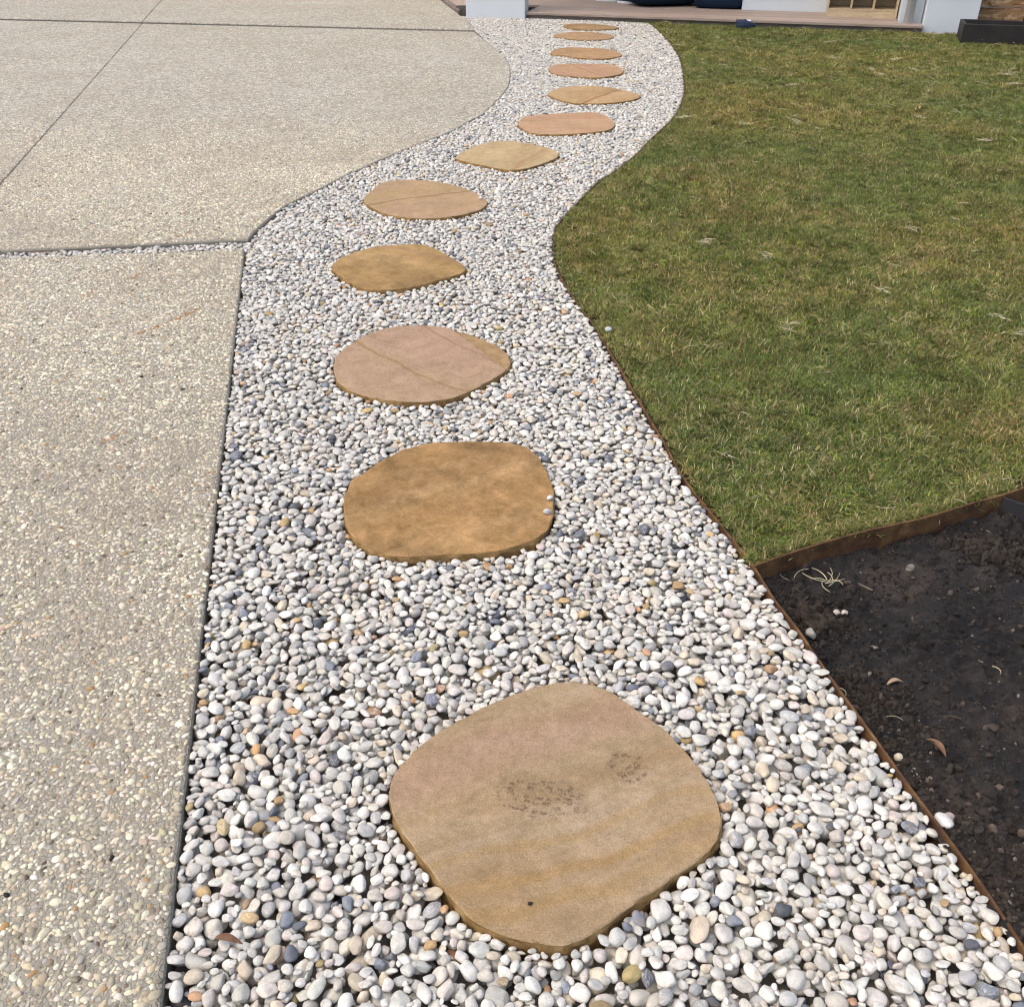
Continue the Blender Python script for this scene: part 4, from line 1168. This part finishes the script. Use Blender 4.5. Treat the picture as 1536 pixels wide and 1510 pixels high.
def seed(spot, s, z, label, k):
    bm = ico(2, 900 + k, 0.25, 2)
    for v in bm.verts: v.co = Vector((v.co.x * s * 1.4, v.co.y * s, v.co.z * s * 0.8))
    o = bm_obj("seed_pod", bm, M_SEED, smooth=True, loc=(*SPOTS[spot], z + s * 0.7))
    o.rotation_euler = (0, 0, k * 1.3)
    tag(o, label, "seed pod", "black seed pods on the hard surfaces")
seed("seed_stone", 0.0030, 0.006, "tiny black seed pod on the nearest sandstone stepper", 0)
for k, wh in enumerate(("on the far driveway slab, leftmost of three", "on the far driveway slab, middle of three", "on the far driveway slab, rightmost of three",
                        "on the near driveway slab just below the pebble filled joint", "on the near driveway slab below the long rust streak",
                        "on the near driveway slab close to the nearest stepper's level", "at the left border of the near driveway slab"), 1):
    seed("seed%d" % k, 0.0038 if k < 6 else 0.0036, 0.0, "tiny black seed pod " + wh, k)

def leaf(name, spot, z, L, W, az, mat, label, bend=0.25, pitch=0.0):
    V = []; F = []
    n = 14
    for i in range(n + 1):
        t = i / n
        w = W * math.sin(math.pi * t ** 0.8) ** 0.9 * 0.5 + 0.0006
        x = (t - 0.5) * L; yb = 0.10 * L * math.sin(t * 3.0); zc = bend * L * 0.3 * math.sin(math.pi * t)
        for s in (-1, -0.5, 0, 0.5, 1):
            V.append((x, yb + w * s, zc + abs(s) * w * 0.45))
    for i in range(n):
        for k in range(4):
            a = i * 5 + k
            F.append((a, a + 1, a + 6, a + 5))
    N0 = len(V); V += [(p[0], p[1], p[2] - 0.0007) for p in V]
    F += [tuple(N0 + q for q in reversed(f)) for f in F[:n * 4]]
    o = mesh_obj(name, V, F, mat, smooth=True, loc=(*SPOTS[spot], z))
    o.rotation_euler = (pitch, 0, az)
    tag(o, label, "leaf", "dry leaves")
    return o
leaf("dry_leaf", "leaf_gravel", 0.001, 0.042, 0.009, -0.25, M_LEAF, "curled dark brown leaf lying among the pebbles near the driveway", 0.5, 0.5)
leaf("dry_leaf", "leaf_soil", sa("leaf_soil") + 0.003, 0.045, 0.013, -1.15, M_LEAF, "brown dry leaf lying flat on the soil")
leaf("dry_leaf", "leaf_pair", sa("leaf_pair") + 0.004, 0.035, 0.008, 0.15, M_LEAFP, "small pale curled leaf on the middle of the soil", 0.5)

V, F = straw_mesh(777, 9, 0.045, 0.0011, 0.006)
o = mesh_obj("dry_grass_sprig", V, F, M_STRAW, loc=(*SPOTS["sprig"], sa("sprig") + 0.006))
tag(o, "pale dry grass sprig on the dark soil beside the lawn corner", "grass sprig")
V, F = straw_mesh(801, 1, 0.075, 0.0016, 0)
o = mesh_obj("twig", V, F, M_TWIG, loc=(*SPOTS["twig"], sa("twig") + 0.004)); o.rotation_euler = (0, 0, 0.4)
tag(o, "thin dark twig lying on the bare soil", "twig")

# ------------------------------------------------------------------ house, porch and things on it
DZ = 0.055
hrz = -HA
house = empty("house", (HO.x, HO.y, 0), hrz)
tag(house, "white rendered house front with two pillars and a timber porch", "house")
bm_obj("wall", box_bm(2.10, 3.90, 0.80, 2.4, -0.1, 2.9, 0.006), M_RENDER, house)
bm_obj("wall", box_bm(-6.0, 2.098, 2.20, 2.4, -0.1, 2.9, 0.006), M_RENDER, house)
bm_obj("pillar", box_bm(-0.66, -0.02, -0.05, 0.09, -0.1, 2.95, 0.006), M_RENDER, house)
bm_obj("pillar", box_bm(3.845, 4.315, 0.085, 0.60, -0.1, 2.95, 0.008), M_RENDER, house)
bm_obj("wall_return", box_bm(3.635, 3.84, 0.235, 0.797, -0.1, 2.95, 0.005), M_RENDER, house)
bm = bmesh.new()
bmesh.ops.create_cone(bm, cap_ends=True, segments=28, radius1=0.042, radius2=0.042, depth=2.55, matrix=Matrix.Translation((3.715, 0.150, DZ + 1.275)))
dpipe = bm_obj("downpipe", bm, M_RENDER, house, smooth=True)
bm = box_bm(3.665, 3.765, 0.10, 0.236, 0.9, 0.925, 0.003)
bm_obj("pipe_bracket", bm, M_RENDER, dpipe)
bm_obj("unseen_shade_roof", box_bm(-1.2, 6.6, 0.0, 2.6, 2.96, 3.12, 0.01), M_RENDER, house)  # roof slab out of view, added to shade the deck and porch wall

# timber screen at the right of the pillar
screen = empty("timber_screen", (*hp(4.33, 0.34), 0), hrz)
tag(screen, "knotty brown timber screen of wide horizontal planks beside the right pillar", "screen")
zb = -0.02
for k in range(8):
    hgt = 0.215
    bm_obj("plank", box_bm(0.0, 0.418, 0, 0.03, zb, zb + hgt - 0.008, 0.003), M_PLANK, screen)
    bm_obj("plank", box_bm(0.515, 2.3, 0, 0.03, zb, zb + hgt - 0.008, 0.003), M_PLANK, screen)
    zb += hgt
bm_obj("post", box_bm(0.422, 0.511, -0.035, 0.05, -0.1, 1.8, 0.004), M_POST, screen)

# deck
deck = empty("timber_deck", (HO.x, HO.y, 0), hrz)
tag(deck, "low grey brown timber deck running along the house front", "deck")
bw = 0.088
nb = 25
for k in range(nb):
    n0 = -0.025 + k * (bw + 0.004)
    u0 = -0.04
    if n0 > 0.55: u0 = -0.60 - (n0 - 0.0) * 0.47
    elif n0 > -0.06: u0 = -0.018
    u1 = 3.63 if n0 > 0.14 else 3.843
    if n0 + bw > 0.80: u1 = 2.098
    bm_obj("deck_board", box_bm(u0, u1, n0, n0 + bw, DZ - 0.024, DZ, 0.003), M_DECK, deck)
bm_obj("fascia", box_bm(-0.018, 3.843, 0.012, 0.032, -0.12, DZ - 0.027, 0.002), M_FASCIA, deck)
# side fascia that follows the driveway edge behind the left pillar
e0 = Vector(SLAB_C_EDGE[1]); e1 = Vector(c_far)
dd = (e1 - e0).normalized(); ang = math.atan2(dd.y, dd.x)
bm = box_bm(0.12, 2.4, -0.05, -0.028, -0.12, DZ - 0.026)
so = bm_obj("side_fascia", bm, M_FASCIA)
so.parent = deck
so.matrix_parent_inverse = Matrix.Identity(4)
loc_w = Matrix.Translation((e0.x, e0.y, 0)) @ Matrix.Rotation(ang, 4, 'Z')
dm = Matrix.Translation((HO.x, HO.y, 0)) @ Matrix.Rotation(hrz, 4, 'Z')
so.matrix_basis = dm.inverted() @ loc_w
for q in range(1, 6):
    bm = box_bm(0.30 + 0.0, 2.4, -0.05 - q * 0.092, -0.05 - q * 0.092 + 0.088, DZ - 0.0235, DZ + 0.0005, 0.003)
    b2 = bm_obj("deck_board", bm, M_DECK); b2.parent = deck; b2.matrix_basis = dm.inverted() @ loc_w
    if q >= 1 and q < 5: pass

b3 = bm_obj("fascia", box_bm(0.281, 0.2995, -0.51, -0.028, -0.12, DZ - 0.001, 0.002), M_FASCIA); b3.parent = deck; b3.matrix_basis = dm.inverted() @ loc_w

# shoe cubby
cub = empty("shoe_cubby", (*hp(2.955, 0.455), DZ), hrz)
tag(cub, "pale plywood shoe cubby with square open compartments on the deck", "cubby")
W, Dp, Hc, t_ = 0.668, 0.335, 0.84, 0.018
bm_obj("side_panel", box_bm(0, t_, 0.0, Dp, 0, Hc, 0.002), M_PLY, cub)
bm_obj("side_panel", box_bm(W - t_, W, 0.0, Dp, 0, Hc, 0.002), M_PLY, cub)
bm_obj("back_panel", box_bm(t_, W - t_, Dp - 0.012, Dp - 0.001, 0.0, Hc - 0.001), M_PLY, cub)
bm_obj("plinth", box_bm(t_ + 0.0005, W - t_ - 0.0005, 0.001, 0.02, 0.0, 0.055, 0.001), M_PLY, cub)
for k in range(4):
    z = 0.056 + k * 0.253
    bm_obj("shelf", box_bm(t_ + 0.0005, W - t_ - 0.0005, 0.002, Dp - 0.0125, z, z + t_, 0.001), M_PLY, cub)
for k in (1, 2):
    x = t_ + (W - 2 * t_) * k / 3
    for r_ in range(3):
        z = 0.0565 + t_ + r_ * 0.253
        bm_obj("divider", box_bm(x - t_ / 2, x + t_ / 2, 0.003, Dp - 0.0126, z, z + 0.2345, 0.001), M_PLY, cub)

# navy seats in the porch shade
def cushion(name, cx, cy, sx, sy, sz, rz, label, pw=0.35, parts=True):
    root = empty(name, (*hp(cx, cy), DZ), hrz + rz)
    tag(root, label, "seat")
    bm = bmesh.new()
    bmesh.ops.create_uvsphere(bm, u_segments=40, v_segments=24, radius=1)
    for v in bm.verts:
        c = v.co
        f = lambda q: math.copysign(abs(q) ** pw, q)
        x, y, z = f(c.x), f(c.y), f(c.z)
        fold = 1 + 0.025 * mn.noise((x * 3, y * 3, z * 5 + cx * 7))
        v.co = Vector((x * sx / 2 * fold, y * sy / 2 * fold, sz / 2 + z * sz / 2))
    bm_obj("seat_cover", bm, M_NAVY, root, smooth=True)
    bm = bmesh.new()
    for k in range(48):
        pass
    V = []; F = []
    n_ = 60
    for i in range(n_):
        a = 2 * math.pi * i / n_
        f = lambda q: math.copysign(abs(q) ** pw, q)
        x, y = f(math.cos(a)) * sx / 2 * 1.01, f(math.sin(a)) * sy / 2 * 1.01
        for (dr, dz) in ((1.0, -0.004), (1.012, 0.0), (1.0, 0.004)):
            V.append((x * dr, y * dr, sz * 0.52 + dz))
    for i in range(n_):
        j = (i + 1) % n_
        for k in range(2):
            F.append((i * 3 + k, j * 3 + k, j * 3 + k + 1, i * 3 + k + 1))
    mesh_obj("piping", V, F, M_NAVY, parent=root, smooth=True)
    bm.free()
cushion("fabric_ottoman", 1.17, 1.15, 0.86, 0.86, 0.62, R(28), "dark navy fabric ottoman at the left in the porch shade", 0.42)
cushion("fabric_ottoman", 1.85, 1.02, 0.52, 0.52, 0.62, 0, "dark navy fabric ottoman against the white porch wall", 0.22)

def shoe(name, loc, rz, label, upper, sole, L=0.25, Wd=0.092, Hs=0.085):
    root = empty(name, loc, rz)
    tag(root, label, "shoe")
    n_ = 26; ma = 14
    def halfw(t): return Wd / 2 * (0.62 + 0.42 * math.sin(math.pi * min(1, t * 0.95 + 0.08))) * (1 - max(0, (t - 0.86) / 0.14) ** 2 * 0.75) * (1 - max(0, (0.08 - t) / 0.08) ** 2 * 0.5)
    def outline(scale):
        pts = []
        for i in range(n_ + 1):
            t = i / n_; pts.append((L * (t - 0.5) * (0.98 + 0.02 * scale), halfw(t) * scale))
        return pts + [(x, -y) for x, y in reversed(pts)]
    V = []; F = []
    o1 = outline(1.04); N = len(o1)
    for z in (0.0, 0.006, 0.022, 0.024):
        k = 0.96 if z in (0.0, 0.024) else 1.0
        V += [(x * k, y * k, z) for x, y in o1]
    for r_ in range(3):
        for i in range(N):
            j = (i + 1) % N
            F.append((r_ * N + i, r_ * N + j, (r_ + 1) * N + j, (r_ + 1) * N + i))
    F += [tuple(reversed(range(N))), tuple(range(3 * N, 4 * N))]
    mesh_obj("sole", V, F, sole, parent=root)
    V = []; F = []
    for i in range(n_ + 1):
        t = i / n_
        h = Hs * (0.95 - 0.55 * max(0.0, (t - 0.35) / 0.65) ** 1.1) * (1 - max(0, (t - 0.88) / 0.12) ** 2 * 0.7)
        open_ = t < 0.42
        for k in range(ma + 1):
            a = math.pi * k / ma
            y = math.cos(a) * halfw(t) * 0.98; z = 0.022 + (h - 0.022) * math.sin(a) ** 0.6
            if open_ and 0.28 < k / ma < 0.72: z -= 0.03 * math.sin(math.pi * min(1, t / 0.42))
            V.append((L * (t - 0.5) * 0.98, y, z))
    for i in range(n_):
        for k in range(ma):
            a = i * (ma + 1) + k
            F.append((a, a + 1, a + ma + 2, a + ma + 1))
    up = mesh_obj("upper", V, F, upper, parent=root, smooth=True)
    bm = box_bm(-0.005, 0.045, -0.022, 0.022, Hs * 0.62, Hs * 0.80, 0.006)
    bm_obj("tongue", bm, sole if upper is M_NAVYSHOE and L < 0.22 else upper, root, smooth=True)
    return root
shoe("shoe", (*SPOTS["shoe"], 0.012), -HA + 0.15, "small dark navy shoe with a white top lying on the lawn before the deck", M_NAVYSHOE, M_WHITE if False else M_NAVYSHOE, 0.19, 0.085, 0.078)
lawn_shoe = [o for o in bpy.data.objects if o.name == "shoe"][0]
for c in lawn_shoe.children:
    if c.name.startswith("tongue"):
        c.data.materials[0] = M_WHITE
shoe("shoe", (*hp(0.86, 0.62 + 0.42), DZ), -HA - 0.35, "dark shoe with a white sole on the deck beside the left ottoman, front one", M_NAVYSHOE, M_WHITE, 0.27)
shoe("shoe", (*hp(0.60, 1.20), DZ), -HA - 0.1, "dark shoe with a white sole on the deck behind another shoe", M_NAVYSHOE, M_WHITE, 0.27)
shoe("shoe", (*hp(0.20, 1.28), DZ), -HA + 0.2, "white soled shoe alone on the deck near the left pillar", M_NAVYSHOE, M_WHITE, 0.26)

# black planter trough on the lawn
pl_root = empty("planter", (*hp(4.125, -0.60), -0.012), hrz)
tag(pl_root, "long low black planter trough standing on the lawn before the timber screen", "planter")
Lp, Wp, Hp_ = 1.6, 0.36, 0.16
bm_obj("front_panel", box_bm(0, Lp, 0, 0.025, 0, Hp_, 0.005), M_PLANTER, pl_root)
bm_obj("back_panel", box_bm(0, Lp, Wp - 0.025, Wp, 0, Hp_, 0.005), M_PLANTER, pl_root)
bm_obj("end_panel", box_bm(0.001, 0.025, 0.0255, Wp - 0.0255, 0, Hp_ - 0.001, 0.003), M_PLANTER, pl_root)
bm_obj("end_panel", box_bm(Lp - 0.025, Lp - 0.001, 0.0255, Wp - 0.0255, 0, Hp_ - 0.001, 0.003), M_PLANTER, pl_root)
bm_obj("potting_soil", box_bm(0.026, Lp - 0.026, 0.026, Wp - 0.026, 0.01, Hp_ - 0.035), M_SOIL, pl_root)

# render settings that do not change the picture's content
scene.render.engine = 'CYCLES'
scene.cycles.use_denoising = True
scene.cycles.filter_width = 1.1
scene.cycles.max_bounces = 4
scene.cycles.use_adaptive_sampling = True
scene.cycles.adaptive_threshold = 0.03
scene.cycles.adaptive_min_samples = 16
